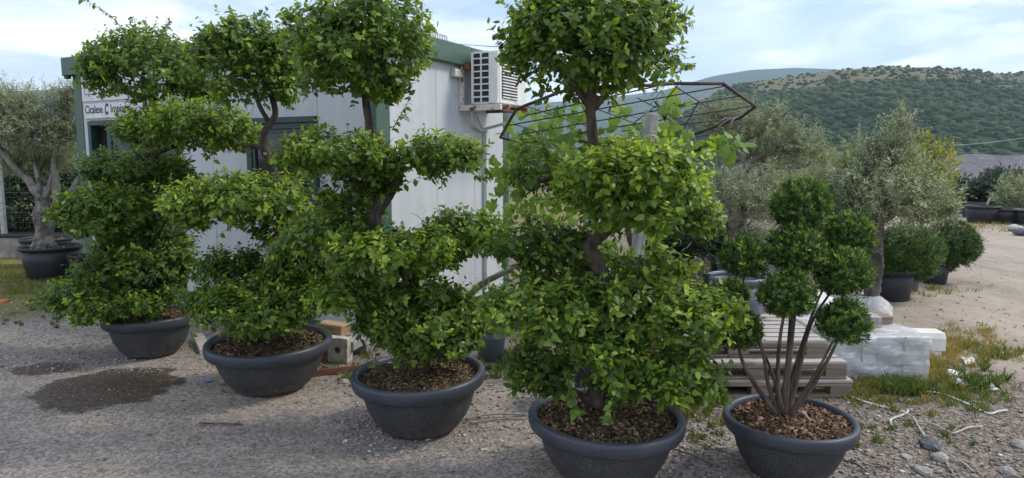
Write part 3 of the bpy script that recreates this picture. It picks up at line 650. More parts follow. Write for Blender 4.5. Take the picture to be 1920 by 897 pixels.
lettering(sg, 'S', .03, .185, .09, .07, 'ink_faint'); lettering(sg, 'LE', .05, .075, .075, .15, 'ink_faint')
box('rule_line', .02, .26, -.0085, -.0065, .15, .154, 'ink_faint', sg)
s2 = thing('sign', 'white company sign above the cabin door with black lettering Cicalese', 'sign', hloc(-4.25, -.012, 2.045), HROT)
box('board', 0, 1.12, -.008, .004, 0, .178, 'sign_white', s2, .002)
box('border', 0.0, 1.12, -.0095, -.0085, .168, .174, 'ink_faint', s2); box('border', 0.003, .008, -.0095, -.0085, .004, .167, 'ink_faint', s2)
lettering(s2, 'Cicalese', .03, .06, .092, .33, 'ink_black', fat=.0022)
lettering(s2, 'C', .40, .045, .115, .075, 'ink_black', name='logo', fat=.007, shear=.25)
lettering(s2, 'Impianti', .51, .06, .092, .36, 'ink_black', fat=.0022)
# ---- air conditioner on the end wall
ac = thing('air_conditioner', 'boxy white air conditioner unit on rusty brackets high on the cabin wall', 'air conditioner', hloc(0, 0, 0), HROT)
ax0, ax1, ay0, ay1, az0, az1 = .13, .455, 1.38, 2.02, 2.145, 2.68
box('casing', ax0 + .004, ax1, ay0 + .02, ay1, az0, az1, 'ac_white', ac, .014)
box('side_recess', ax0 + .03, ax1 - .10, ay0 + .008, ay0 + .019, az0 + .03, az1 - .02, 'dark_metal', ac)
sf = box('side_frame', ax0 + .01, ax0 + .034, ay0 - .004, ay0 + .019, az0 + .01, az1 - .005, 'ac_white', ac)
box('side_frame', ax1 - .11, ax1 - .004, ay0 - .004, ay0 + .019, az0 + .01, az1 - .005, 'ac_white', ac, .004)
gx0, gx1, gz0, gz1 = ax0 + .035, ax1 - .111, az0 + .012, az1 - .007
for k in range(9):
    z = gz0 + (gz1 - gz0) * k / 8; box('grille_bar', gx0, gx1, ay0 - .003, ay0 + .007, z - .007, z + .007, 'ac_white', ac)
for q in (.5,): box('grille_bar', gx0 + (gx1 - gx0) * q - .008, gx0 + (gx1 - gx0) * q + .008, ay0 - .0045, ay0 + .0065, gz0, gz1, 'ac_white', ac)
box('front_recess', ax1 - .004, ax1 + .004, ay0 + .08, ay1 - .22, az0 + .06, az1 - .05, 'dark_metal', ac)
for k in range(15):
    z = az0 + .065 + k * .030; box('louvre', ax1 + .005, ax1 + .014, ay0 + .085, ay1 - .225, z, z + .013, 'ac_white', ac)
for y in (ay0 + .13, ay1 - .10):
    box('bracket', .003, ax1 + .05, y, y + .04, az0 - .052, az0 - .004, 'rust_pale' if y < 1.7 else 'rust', ac, .003)
box('bracket', .003, ax1 + .04, ay0 - .03, ay0 + .014, az0 - .062, az0 - .004, 'rust_pale', ac, .003); box('bracket', .003, .045, ay0 - .03, ay0 + .01, az0 - .004, az1 - .12, 'rust_pale', ac, .003)
box('bracket', ax1 - .02, ax1 + .05, ay0 + .02, ay1 + .1, az0 - .075, az0 - .054, 'rust', ac, .003); box('bracket', .046, .12, ay0 - .02, ay0 + .02, az1 - .18, az1 - .12, 'rust', ac, .003)
jb = box('junction_box', .003, .06, 1.20, 1.36, 2.42, 2.50, 'rust_pale', None, .006); jb.location = HC; jb.rotation_euler[2] = HROT; tag(jb, 'small stained junction box under the cabin roof beside the air conditioner', 'box')
hp = lambda pts: [hloc(*p) for p in pts]
duct = thing('cable_duct', 'grey vertical cable duct with bent hoses on the cabin end wall', 'duct', hloc(.02, 1.86, 0), HROT)
box('trunking', -.017, .03, -.022, .022, .12, 1.93, 'duct_grey', duct, .003)
o0 = np.array(hloc(.02, 1.86, 0))
def hose(name, pts, r, mat, parent):
    P = [Vector(p) for p in pts]; return tube(name, pts, r, mat, parent, 7)
hose('hose', [(.1, -.44, 2.07), (.05, -.36, 1.98), (.02, -.14, 1.90), (.01, 0, 1.90)], .013, 'duct_grey', duct); hose('hose', [(.30, .12, 2.08), (.26, .10, 2.0), (.14, .03, 1.95), (.01, .0, 1.92)], .016, 'duct_grey', duct)
hose('hose', [(.06, -.30, 2.08), (.03, -.16, 1.97), (.0, -.03, 1.90)], .010, 'duct_grey', duct)
tag(tube('hanging_cable', [tuple(hloc(.38, 1.78, 2.08)), tuple(hloc(.33, 1.80, 1.5)), tuple(hloc(.30, 1.80, .9)), tuple(hloc(.26, 1.8, .3))], .004, 'black_plastic', sides=5), 'thin dark cable hanging below the air conditioner', 'cable')
# perforated strip lying on the roof edge
st = thing('metal_strip', 'perforated galvanised metal strip standing on the cabin roof edge', 'strip', hloc(.02, .66, 2.75), HROT)
for z0, z1 in ((0, .016), (.046, .062)): box('flange', -.006, .0, 0, .46, z0, z1, 'galvanised', st)
for k in range(12): box('web', -.006, .0, k * .0405, k * .0405 + .016, .0162, .0458, 'galvanised', st)

# ================================================================== PLANTERS
def chips(R, z, n, rg, size=.017, rise=.02):
    r = R * np.sqrt(rg.random(n)); a = rg.uniform(0, 2 * PI, n); s_ = size * rg.uniform(.5, 1.5, n)
    P = np.stack([r * np.cos(a), r * np.sin(a), z + rise * (1 - (r / R) ** 2) + rg.uniform(0, .012, n)], 1)
    T = np.array([[-1, -.5, -.16], [1, -.5, -.16], [1, .5, -.16], [-1, .5, -.16], [-1, -.5, .16], [1, -.5, .16], [1, .5, .16], [-1, .5, .16]], float)
    Fc = np.array([[4, 5, 6], [4, 6, 7], [0, 1, 5], [0, 5, 4], [1, 2, 6], [1, 6, 5], [2, 3, 7], [2, 7, 6], [3, 0, 4], [3, 4, 7]])
    ex = unit(rg.normal(0, 1, (n, 3)) * np.array([1, 1, .4])); ez = unit(np.cross(ex, rg.normal(0, 1, (n, 3)) * np.array([1, 1, .5]))); ey = np.cross(ez, ex)
    V = P[:, None] + s_[:, None, None] * (T[None, :, :1] * ex[:, None] + T[None, :, 1:2] * ey[:, None] + T[None, :, 2:] * ez[:, None])
    return V.reshape(-1, 3), (Fc[None] + (np.arange(n) * 8)[:, None, None]).reshape(-1, 3), np.repeat(np.clip(rg.beta(1.5, 1.8, n), 0, 1), 8)
def bowl_planter(label, c, D, h, chipmat, tilt=(0, 0), seed=1):
    R = D / 2; rg = np.random.default_rng(seed)
    o = thing('bowl_planter', label, 'planter', (c[0], c[1], 0), 0, 'dark bowl planters in a row'); o.rotation_euler = (tilt[0], tilt[1], rg.uniform(0, 6))
    V, F = lathe([(.02 * R, .0), (.44 * R, .0), (.495 * R, .006), (.535 * R, .03 * h), (.615 * R, .11 * h), (.705 * R, .25 * h), (.785 * R, .43 * h), (.835 * R, .62 * h), (.865 * R, .775 * h), (.865 * R, .80 * h), (.84 * R, .80 * h), (.79 * R, .60 * h)], 64)
    link('bowl', trimesh('bowl', V, F, smooth=True), 'pot_body', o)
    V, F = lathe([(.862 * R, .755 * h), (.955 * R, .765 * h), (.985 * R, .80 * h), (1.0 * R, .86 * h), (1.0 * R, .945 * h), (.985 * R, .985 * h), (.95 * R, 1.0 * h), (.915 * R, .99 * h), (.895 * R, .96 * h), (.88 * R, .90 * h), (.87 * R, .80 * h)], 64, close=True)
    aa = np.arctan2(V[:, 1], V[:, 0]); V[:, :2] *= (1 + .006 * np.sin(2 * aa + seed) + .004 * np.sin(3 * aa - seed * 2))[:, None]; V[:, 2] += .004 * np.sin(2 * aa + seed * 3)
    link('rim', trimesh('rim', V, F, smooth=True), 'pot_rim', o)
    nr, na = 14, 40; V = []
    for i in range(nr):
        r = .885 * R * (i + .02) / (nr - 1)
        for j in range(na):
            a = 2 * PI * j / na; V.append((r * math.cos(a), r * math.sin(a), .855 * h + .03 * (1 - (r / R) ** 2) + rg.normal(0, .004)))
    Fm = [[i * na + j, i * na + (j + 1) % na, (i + 1) * na + (j + 1) % na, (i + 1) * na + j] for i in range(nr - 1) for j in range(na)]
    link('soil', trimesh('soil', np.array(V), np.array(Fm), smooth=True), 'soil', o)
    V, F, t = chips(.865 * R, .858 * h, int(3600 * (R / .4) ** 2), rg, .0115 if chipmat == 'chips_mixed' else .017, .03); link('bark_chips', trimesh('bark_chips', V, F, t), chipmat, o)['kind'] = 'stuff'
    return o
HR = .35
C1, C2, C3, C4, C5 = G(281, 588, .335), G(506, 634, HR), G(788, 693, HR + .005), G(1135, 772, .33), G(1480, 778, .305)
bowl_planter('dark bowl planter farthest left, half overhung by foliage', C1, .71, .335, 'chips_mixed', (0, 0), 1)
bowl_planter('dark bowl planter beside the brick rubble, second from the left', C2, .855, .35, 'chips_mixed', (.0, -.03), 2)
bowl_planter('dark bowl planter at the centre of the photo with its mulch open to view', C3, .785, .355, 'chips_mixed', (.0, -.03), 3)
bowl_planter('largest dark bowl planter, cut by the bottom edge of the photo', C4, .79, .33, 'chips_mixed', (0, .02), 4)
bowl_planter('dark bowl planter with red-brown bark under the ball-clipped shrub', C5, .645, .305, 'chips_red', (0, .02), 5)

# ================================================================== CLOUD-PRUNED TREES
def TP_(Y, pts):      # trunk from picture points: (px, py, radius, dY)
    return [tuple(W(p[0], p[1], Y + (p[3] if len(p) > 3 else 0))) for p in pts], [p[2] for p in pts]
PS = [1.04, 1.14]
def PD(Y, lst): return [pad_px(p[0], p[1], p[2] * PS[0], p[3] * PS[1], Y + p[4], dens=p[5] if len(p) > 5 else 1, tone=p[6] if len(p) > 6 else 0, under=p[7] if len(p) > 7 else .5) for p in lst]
grp = 'cloud-pruned trees in bowl planters'
Y1 = C1[1]
build_tree('cloud_pruned_tree', 'leftmost cloud-pruned tree, a long bare shoot rising from its round top', 'tree', (C1[0], C1[1], .29),
    [TP_(Y1, [(286, 604, .055), (296, 545, .05), (290, 500, .046), (278, 450, .042), (282, 400, .04), (296, 350, .037), (290, 300, .034), (288, 255, .030), (292, 210, .026), (284, 160, .018)]),
     TP_(Y1, [(291, 290, .02), (318, 278, .018, -.1), (350, 268, .014, -.15)])],
    PD(Y1, [(282, 134, 97, 74, 0, 1.05, -.08), (362, 247, 112, 50, -.25, 1, .02, .4), (262, 322, 92, 36, .15, .9, -.14), (215, 398, 98, 50, -.1, 1.05, .0), (330, 350, 50, 36, .15, .8, -.12), (262, 490, 82, 46, -.1, .95, -.08), (185, 556, 84, 40, -.15, .9, -.02), (262, 565, 60, 36, -.2, .8, -.03), (330, 510, 34, 30, .05, .6, -.1), (275, 445, 70, 26, .05, .5, -.08, .9), (215, 505, 60, 30, -.1, .5, -.03, .9)]),
    'main', 'bark_brown', grp, 101, 300, lod='ovate4', shoots=[([tuple(W(250, 80, Y1)), tuple(W(215, 38, Y1)), tuple(W(190, 18, Y1)), tuple(W(150, -4, Y1))], 2), ([tuple(W(215, 110, Y1)), tuple(W(190, 100, Y1)), tuple(W(160, 92, Y1))], 1), ([tuple(W(300, 70, Y1)), tuple(W(312, 50, Y1)), tuple(W(318, 36, Y1))], 2), ([tuple(W(255, 75, Y1)), tuple(W(254, 48, Y1)), tuple(W(250, 30, Y1))], 1)])
Y2 = C2[1]
build_tree('cloud_pruned_tree', 'cloud-pruned tree in front of the cabin window with a curved neck below its round top', 'tree', (C2[0], C2[1], .30),
    [TP_(Y2, [(503, 652, .06), (512, 590, .054), (528, 520, .048), (526, 450, .042), (516, 370, .036), (511, 310, .031), (494, 275, .027), (498, 245, .025), (516, 215, .022), (505, 165, .016)]),
     TP_(Y2, [(495, 278, .017), (470, 273, .014), (440, 268, .01)]), TP_(Y2, [(520, 400, .022), (470, 412, .018, -.1), (420, 415, .012, -.15)])],
    PD(Y2, [(472, 122, 86, 82, 0, 1.1, -.07), (445, 378, 112, 48, -.15, 1.1, .12, .35), (505, 355, 60, 28, .15, .7, -.15), (430, 500, 62, 30, .15, .8, -.22), (478, 585, 104, 56, -.2, 1.0, .04), (420, 560, 62, 40, 0, .8, -.1), (600, 490, 92, 78, -.02, 1.05, -.06), (555, 545, 70, 50, -.15, .9, .03), (548, 440, 66, 40, .1, .75, -.1)]),
    'main', 'bark_brown', grp, 202, 300, lod='ovate4', shoots=[([tuple(W(432, 60, Y2)), tuple(W(432, 35, Y2)), tuple(W(430, 15, Y2))], 2)])
Y3 = C3[1]
build_tree('cloud_pruned_tree', 'cloud-pruned tree with a zigzag trunk before the cabin corner', 'tree', (C3[0], C3[1], .30),
    [TP_(Y3, [(782, 705, .062), (792, 640, .055), (782, 560, .05), (756, 490, .047), (712, 436, .043), (703, 402, .040), (730, 360, .038), (746, 325, .035), (738, 300, .031), (700, 250, .025), (688, 205, .023), (680, 150, .016)]),
     TP_(Y3, [(744, 305, .022), (775, 298, .017), (810, 300, .011)]), TP_(Y3, [(716, 432, .030), (750, 440, .028, -.05), (800, 450, .02, -.05), (850, 455, .012)]), TP_(Y3, [(705, 425, .024), (665, 432, .02, -.05), (610, 450, .014, -.1)]),
     TP_(Y3, [(735, 335, .016), (690, 330, .013, -.05), (620, 325, .009, -.1)])],
    PD(Y3, [(680, 92, 122, 100, 0, 1.15, -.02), (625, 290, 102, 42, -.1, .75, .04, .6), (690, 325, 60, 44, 0, .55, -.1, .8), (818, 290, 78, 38, 0, .85, .02, .6), (862, 442, 90, 46, .05, .95, -.06), (725, 480, 112, 50, -.2, 1.05, .14, .5), (640, 440, 100, 46, .1, .9, -.05, .6), (795, 606, 96, 62, -.05, .9, .02, .8), (800, 648, 62, 30, -.12, .6, .04, .9), (722, 600, 52, 66, .1, .9, -.1, .8), (865, 590, 58, 46, .0, .75, -.03), (640, 560, 60, 36, -.15, .75, .05), (770, 545, 80, 30, .0, .4, .0, .9), (655, 375, 70, 30, .05, .3, -.05, .9)]),
    'main', 'bark_brown', grp, 303, 300, shoots=[([tuple(W(735, 245, Y3)), tuple(W(752, 215, Y3)), tuple(W(766, 190, Y3))], 1), ([tuple(W(890, 330, Y3)), tuple(W(905, 335, Y3)), tuple(W(925, 322, Y3))], 2), ([tuple(W(690, 10, Y3)), tuple(W(735, -8, Y3))], 3)])
Y4 = C4[1]
build_tree('cloud_pruned_tree', 'nearest and largest cloud-pruned tree, its top ball cut by the upper edge', 'tree', (C4[0], C4[1], .28),
    [TP_(Y4, [(1122, 760, .062), (1130, 680, .055), (1138, 590, .048), (1135, 530, .043), (1112, 487, .040), (1104, 462, .038), (1128, 438, .036), (1152, 420, .033), (1155, 395, .029), (1130, 345, .026), (1115, 290, .025), (1110, 240, .026), (1107, 195, .026), (1112, 140, .018)]),
     TP_(Y4, [(1155, 420, .022), (1195, 418, .018), (1240, 405, .012)]), TP_(Y4, [(1106, 470, .020), (1070, 455, .016, .05), (1030, 450, .011, .1)]), TP_(Y4, [(1118, 330, .015), (1060, 325, .011, .05), (1000, 345, .008, .1)]),
     TP_(Y4, [(1108, 205, .016), (1078, 165, .012), (1050, 130, .008)]), TP_(Y4, [(1112, 205, .018), (1150, 160, .012), (1180, 120, .008)]), TP_(Y4, [(1132, 610, .022), (1200, 590, .016, -.1), (1270, 585, .01, -.15)]), TP_(Y4, [(1130, 640, .022), (1070, 610, .016, -.1), (1000, 600, .01, -.1)])],
    PD(Y4, [(1116, 82, 160, 108, 0, 1.15, -.06), (1190, 362, 150, 88, -.12, 1.05, .14, .55), (1010, 320, 72, 46, .15, .42, -.02, .9), (1010, 462, 82, 46, .1, .85, -.1, .7), (1295, 400, 52, 52, .0, .8, .08, .7), (1030, 588, 122, 56, -.12, 1.0, .10, .5), (1285, 590, 108, 60, -.1, 1.05, .08, .5), (1150, 570, 80, 42, -.1, .8, .02), (1022, 690, 66, 58, .05, .95, -.1, .8), (1240, 692, 116, 52, -.05, .95, .02, .8), (1140, 650, 66, 42, -.2, .8, .05, .8), (1060, 520, 80, 34, .05, .45, .0, .9), (1215, 495, 90, 34, .1, .35, .04, .9)]),
    'main', 'bark_brown', grp, 404, 300, shoots=[([tuple(W(1150, 690, Y4 - .3)), tuple(W(1150, 730, Y4 - .36)), tuple(W(1138, 790, Y4 - .38))], 3), ([tuple(W(1060, 690, Y4 - .2)), tuple(W(1070, 735, Y4 - .3)), tuple(W(1080, 775, Y4 - .34))], 3), ([tuple(W(1330, 580, Y4 - .1)), tuple(W(1375, 585, Y4 - .1)), tuple(W(1410, 600, Y4 - .1))], 3), ([tuple(W(1240, 60, Y4)), tuple(W(1275, 50, Y4)), tuple(W(1298, 42, Y4))], 2), ([tuple(W(1250, 110, Y4)), tuple(W(1280, 122, Y4)), tuple(W(1300, 122, Y4))], 2), ([tuple(W(1300, 690, Y4 - .1)), tuple(W(1345, 725, Y4 - .15)), tuple(W(1365, 752, Y4 - .15))], 3), ([tuple(W(1220, 700, Y4 - .2)), tuple(W(1235, 730, Y4 - .25)), tuple(W(1240, 765, Y4 - .28))], 3)])
tie = tube('tree_tie', [tuple(W(712, 437, Y3 - .05)), tuple(W(718, 428, Y3 - .06)), tuple(W(727, 424, Y3 - .05)), tuple(W(735, 427, Y3 - .03)), tuple(W(722, 432, Y3 - .06))], .006, 'teal_cord', sides=6)
tag(tie, 'turquoise cord tied round the zigzag trunk', 'cord')
# ball-clipped shrub
Y5 = C5[1]
balls = [(1505, 394, 56, .12), (1396, 486, 44, .02), (1490, 476, 56, -.02), (1592, 444, 47, .16), (1577, 516, 51, -.05), (1473, 558, 52, -.14), (1580, 606, 48, -.16), (1386, 622, 43, .05), (1372, 560, 36, .3)]
stems = [[(1470, 778, .036), (1474, 720, .030), (1483, 640, .026), (1492, 560, .02, .05), (1500, 470, .012, .1)], [(1462, 778, .026), (1440, 720, .018), (1428, 650, .015), (1395, 570, .011), (1395, 510, .009)], [(1466, 778, .028), (1458, 720, .022, -.04), (1462, 640, .015, -.1), (1470, 590, .012, -.14)],
    [(1478, 778, .03), (1496, 700, .024, .05), (1520, 610, .014, .08), (1560, 545, .010, .0), (1575, 530, .009, -.02)], [(1482, 780, .028), (1520, 730, .02, -.06), (1555, 670, .014, -.12), (1574, 630, .011, -.15)], [(1462, 782, .03), (1425, 735, .022), (1395, 685, .018), (1385, 650, .013)], [(1476, 778, .024), (1488, 700, .018, .1), (1535, 560, .011, .14), (1588, 470, .009, .15)],
    [(1470, 778, .022), (1476, 690, .02, .04), (1482, 600, .016, .04), (1488, 500, .012, .0)], [(1464, 778, .02), (1448, 700, .014, .1), (1420, 640, .011, .2), (1378, 580, .009, .3)], [(1480, 780, .024), (1530, 700, .014, -.1), (1562, 640, .009, -.14)]]
build_tree('ball_clipped_shrub', 'dark green shrub clipped into nine balls on bare upright stems', 'shrub', (C5[0], C5[1], .26), [TP_(Y5, [(q[0], q[1], q[2] * .54) + tuple(q[3:]) for q in s_]) for s_ in stems],
    [pad_px(b[0], b[1], b[2] * .98, b[2] * 1.0, Y5 + b[3], depth=b[2] * pxm(Y5), lump=.09, under=.8, tone=.07) for b in balls], 'yew', 'bark_yew', None, 55, 0, branches=False, pad_name='foliage_ball', trunk_rough=.09)

# ================================================================== FRAME, POST AND VINE BEHIND THE TREES
def on_plane(px, py):      # the tilted plane in which the rusty frame lies
    d = ray(px, py); # z = 2.14 - .37 (Y - 5)
    t = (2.14 + .37 * 5 - CAM_H) / (d[2] + .37 * d[1]); return CP + d * t
fr = thing('steel_frame', 'rusty steel lattice frame lying across the posts above the vine', 'frame', on_plane(1180, 220))
fo = np.array(fr.location)
def fbar(name, pts, r, sides=6): return tube(name, [tuple(on_plane(*p) + np.array([0, 0, dz])) for p, dz in pts], r, 'rusty_tube', fr, sides, per=2, origin=fo)
outl = [(938, 258), (968, 205), (1052, 172), (1262, 157), (1355, 157), (1417, 200), (1388, 221), (1280, 260)]
for a, b in zip(outl[:-1], outl[1:]): fbar('edge_tube', [(a, 0), (b, 0)], .0125, 8)
fbar('edge_tube', [((938, 258), 0), ((985, 271), 0)], .010, 8)
for a, b in (((955, 238), (1358, 165)), ((972, 256), (1387, 183)), ((1048, 258), (1416, 201)), ((1165, 249), (1372, 226)), ((985, 220), (1262, 158))): fbar('long_bar', [(a, .012), (b, .012)], .0055)
for a, b in (((968, 240), (1005, 252)), ((985, 205), (1100, 242)), ((1065, 190), (1205, 243)), ((1195, 190), (1320, 255)), ((1265, 168), (1358, 227)), ((1277, 158), (1250, 192)), ((1310, 196), (1272, 264)), ((1230, 205), (1190, 235)), ((1090, 202), (1103, 228))): fbar('cross_bar', [(a, .024), (b, .024)], .0045)
for k in range(6):
    p = on_plane(1372 + 4 * k, 224 - 1.5 * k); q = p + np.array([random.uniform(-.16, .02), random.uniform(-.05, .05), random.uniform(-.09, .02)])
    tube('binding', [tuple(p), tuple((p + q) / 2 + np.array([0, 0, .02])), tuple(q)], .006, 'dead_wood', fr, 5, per=3, origin=fo)
def concrete_post(label, px0, px1, Y, ztop, depth, rot=0.0, lean=0.0):
    a = W(px0, 400, Y); w = (px1 - px0) * pxm(Y); o = box('concrete_post', -w / 2, w / 2, 0, depth, 0, ztop, 'concrete', None, .006)
    o.location = (a[0] + w / 2, Y, 0); o.rotation_euler = (0, lean, rot); return tag(o, label, 'post')
concrete_post('square concrete vineyard post beside the vine trunk', 1172, 1190, 4.85, 1.915, .085, .30, .095)
concrete_post('slim concrete post half hidden behind the vine leaves', 1098, 1116, 7.6, 2.05, .09, .2)
# vine
YV = 5.2
VB = W(1183, 560, YV)
vine = thing('grape_vine', 'bright green grape vine climbing over the rusty steel frame', 'vine', (VB[0], VB[1], 0))
vo = np.array(vine.location)
def vstem(name, Y, pts): 
    P, Rr = TP_(Y, pts); V, F = tube_arrays(*smooth_path(P, Rr, 6), 7, .16); return link(name, trimesh(name, V - vo, F, smooth=True), 'bark_vine', vine)
vstem('trunk', YV, [(1186, 690, .035), (1184, 600, .033), (1178, 520, .032), (1188, 470, .030), (1178, 430, .028), (1186, 380, .026), (1200, 320, .024, .1), (1230, 285, .022, .2)])
vstem('cane', YV, [(1230, 290, .020, .2), (1245, 262, .018, .2), (1252, 235, .017, .2), (1238, 205, .014, .2), (1228, 190, .009, .2)])
vstem('cane', YV, [(1230, 290, .02, .2), (1275, 288, .018, .2), (1320, 278, .017, .2), (1350, 282, .012, .2), (1372, 300, .008, .2)])
vstem('cane', YV, [(1230, 290, .018, .2), (1150, 275, .014, .5), (1060, 262, .011, .8), (975, 268, .008, 1.0)])
vstem('cane', YV, [(1186, 380, .016), (1120, 345, .012, .4), (1040, 330, .009, .8), (965, 340, .006, 1.0)])
vclus = [(1010, 240, 70, 44, 1.0, 46, 0), (1075, 235, 60, 40, .8, 40, 0), (970, 305, 40, 45, 1.0, 34, 0), (1110, 280, 70, 40, .7, 46, 0), (1165, 240, 36, 46, .6, 30, 0), (1235, 240, 30, 40, .1, 22, .1), (1270, 285, 40, 50, .25, 34, 0), (1268, 195, 20, 18, .2, 9, .15), (1355, 268, 40, 22, .15, 22, .2), (1290, 330, 40, 30, .3, 20, 0), (1120, 455, 34, 30, .4, 22, .1), (1080, 500, 40, 34, .6, 20, .05), (1232, 470, 22, 40, .15, 16, .1), (1225, 410, 30, 30, .3, 16, .0), (955, 375, 34, 40, 1.0, 24, -.05), (1030, 395, 50, 40, .9, 26, 0)]
VL = []; rgv = np.random.default_rng(8); KIND['vine'] = dict(t='vine', w=1.0, mat='leaf_vine')
for cx, cy, rx, ry, dY, nl, tn in vclus:
    for k in range(int(nl * 1.55)):
        a = rgv.uniform(0, 2 * PI); q = math.sqrt(rgv.random()); p = W(cx + rx * q * math.cos(a), cy + ry * q * math.sin(a), YV + dY + rgv.normal(0, .12))
        d = unit(np.array([rgv.normal(0, .7), rgv.normal(-.25, .5), rgv.normal(-.45, .4)])); nv = np.array([rgv.normal(.1, .4), rgv.normal(-.55, .4), rgv.normal(.65, .35)])
        nv = unit(nv - d * (nv @ d)); VL.append((p, d, nv, rgv.uniform(.06, .115), float(np.clip(rgv.normal(.5 + tn, .2), 0, .99))))
vp, vd, vn, vs, vt = [np.array(x) for x in zip(*VL)]; X_, Y_, D_ = project(vp); sc_ = np.abs((vn * unit(CP - vp)).sum(1)) * (vs / D_) ** 2 * (1 - .5 * (D_ > 6.1))
vsel = np.zeros(len(vp), bool); vsel[np.argsort(-sc_)[:290]] = True
for c in np.nonzero(vsel)[0]: leaf_object('vine', vp[c] - vo, vd[c], vn[c], vs[c], vt[c], vine)
V, F, t = leaf_arrays(vp[~vsel], vd[~vsel], vn[~vsel], vs[~vsel], vt[~vsel], KIND['vine']); link('foliage', trimesh('foliage', V - vo, F, t), 'leaf_vine', vine)['kind'] = 'stuff'
tw0 = []; tw1 = []
for k in range(60):
    c = vclus[rgv.integers(len(vclus))]; p = W(c[0] + rgv.normal(0, c[2] * .5), c[1] + rgv.normal(0, c[3] * .5), YV + c[4]); tw0.append(p); tw1.append(unit(rgv.normal(0, 1, 3)))
V, F = twig_arrays(np.array(tw0), np.array(tw1), rgv.uniform(.1, .35, 60), .003); link('tendrils', trimesh('tendrils', V - vo, F), 'twig', vine)['kind'] = 'stuff'
tag(tube('propped_branch', [tuple(W(872, 562, 4.6)), tuple(W(905, 532, 4.5)), tuple(W(950, 508, 4.45)), tuple(W(1000, 478, 4.5))], [.022, .025, .02, .014], 'dead_wood', sides=8, rough=.12), 'weathered bare branch leaning between the two nearest trees', 'branch')
tag(tube('plant_stake', [tuple(W(1241, 560, 6.5)), tuple(W(1250, 460, 6.6))], .008, 'rusty_tube', sides=6), 'thin rusty stake leaning before the black pots', 'stake')

# ================================================================== NURSERY POTS AND PLANTS BEHIND
def nursery_pot(label, c, rt, h, mat='pot_black', soil=True, taper=.78, group='nursery pots', handle=False, ribs=0, name='nursery_pot'):
    o = thing(name, label, 'pot', c, random.uniform(0, 6), group)
    V, F = lathe([(.02, .0), (rt * taper - .01, .0), (rt * taper, .01), (rt * (taper + (1 - taper) * .5), h * .5), (rt * .985, h - .035), (rt * .94, h - .04), (rt * .90, h * .55)], 40)
    if ribs:
        a = np.arctan2(V[:, 1], V[:, 0]); V[:, :2] *= (1 + .018 * np.sign(np.sin(a * ribs)))[:, None]
    link('body', trimesh('body', V, F, smooth=True), mat, o)
    V, F = lathe([(rt * .965, h - .05), (rt * 1.02, h - .045), (rt * 1.045, h - .02), (rt * 1.03, h), (rt * .99, h - .003), (rt * .965, h - .02)], 40, close=True); link('rim', trimesh('rim', V, F, smooth=True), mat, o)
    if soil:
        V, F, t = chips(rt * .93, h - .06, int(700 * (rt / .3) ** 2), RNG, .02); link('mulch', trimesh('mulch', V, F, t), 'chips_mixed', o)['kind'] = 'stuff'
        V, F = lathe([(.005, h - .055), (rt * .95, h - .065)], 24); link('soil', trimesh('soil', V, F), 'soil', o)
    if handle:
        for a in (PI, .1): link('handle', bm_mesh('handle', box_bm(-.03, .03, -.012, .012, h - .10, h + .012, .005)), 'pot_black', o, (rt * 1.06 * math.cos(a - o.rotation_euler[2]), rt * 1.06 * math.sin(a - o.rotation_euler[2]), 0))
    return o
def gp(px, py): p = G(px, py); return (p[0], p[1], 0)
# left background
pL = G(72, 527); pL = (pL[0], pL[1] + .3, 0)
nursery_pot('wide black pot holding the gnarled olive by the fence', pL, .365, .43, taper=.80)
pL2 = W(88, 470, 10.1); nursery_pot('black pot standing just behind the gnarled olive pot', (pL2[0], 10.1, 0), .33, .43)
pL3 = W(152, 500, 9.0); nursery_pot('small dark pot beside the cabin corner post', (pL3[0], 9.0, 0), .15, .33)
YL = pL[1]
build_tree('olive_tree', 'gnarled multi-stemmed olive tree in the wide pot by the fence', 'tree', (pL[0], pL[1], .36),
    [TP_(YL, [(84, 478, .17), (84, 462, .15), (82, 440, .105), (78, 410, .09), (77, 380, .08), (70, 360, .06), (52, 338, .05), (28, 315, .045), (5, 285, .038), (-15, 260, .03)]),
     TP_(YL, [(80, 400, .07), (84, 370, .055), (95, 345, .04), (98, 328, .033)]), TP_(YL, [(90, 425, .065), (108, 405, .055), (124, 380, .05), (140, 350, .042), (152, 325, .03), (160, 290, .02)]),
     TP_(YL, [(95, 415, .05), (104, 380, .045), (105, 340, .04), (100, 310, .03), (105, 270, .02), (110, 230, .01)]), TP_(YL, [(78, 375, .04), (72, 340, .028), (64, 300, .02), (60, 250, .012), (60, 210, .008)]), TP_(YL, [(88, 440, .06), (98, 410, .045), (96, 390, .04)])],
    PD(YL, [(60, 225, 80, 62, 0, .62, .02, .9), (-30, 230, 80, 66, .1, .62, .02, .9), (125, 225, 48, 66, .1, .62, -.05, .9), (85, 290, 70, 45, .3, .45, -.08, .9), (130, 175, 26, 28, 0, .8, 0, .9), (20, 185, 52, 34, 0, .6, .05, .9), (30, 300, 50, 30, .3, .35, -.05, .9)]), 'olive', 'bark_olive', 'olive trees', 61, 0, trunk_rough=.22, sides=11, subs=12)
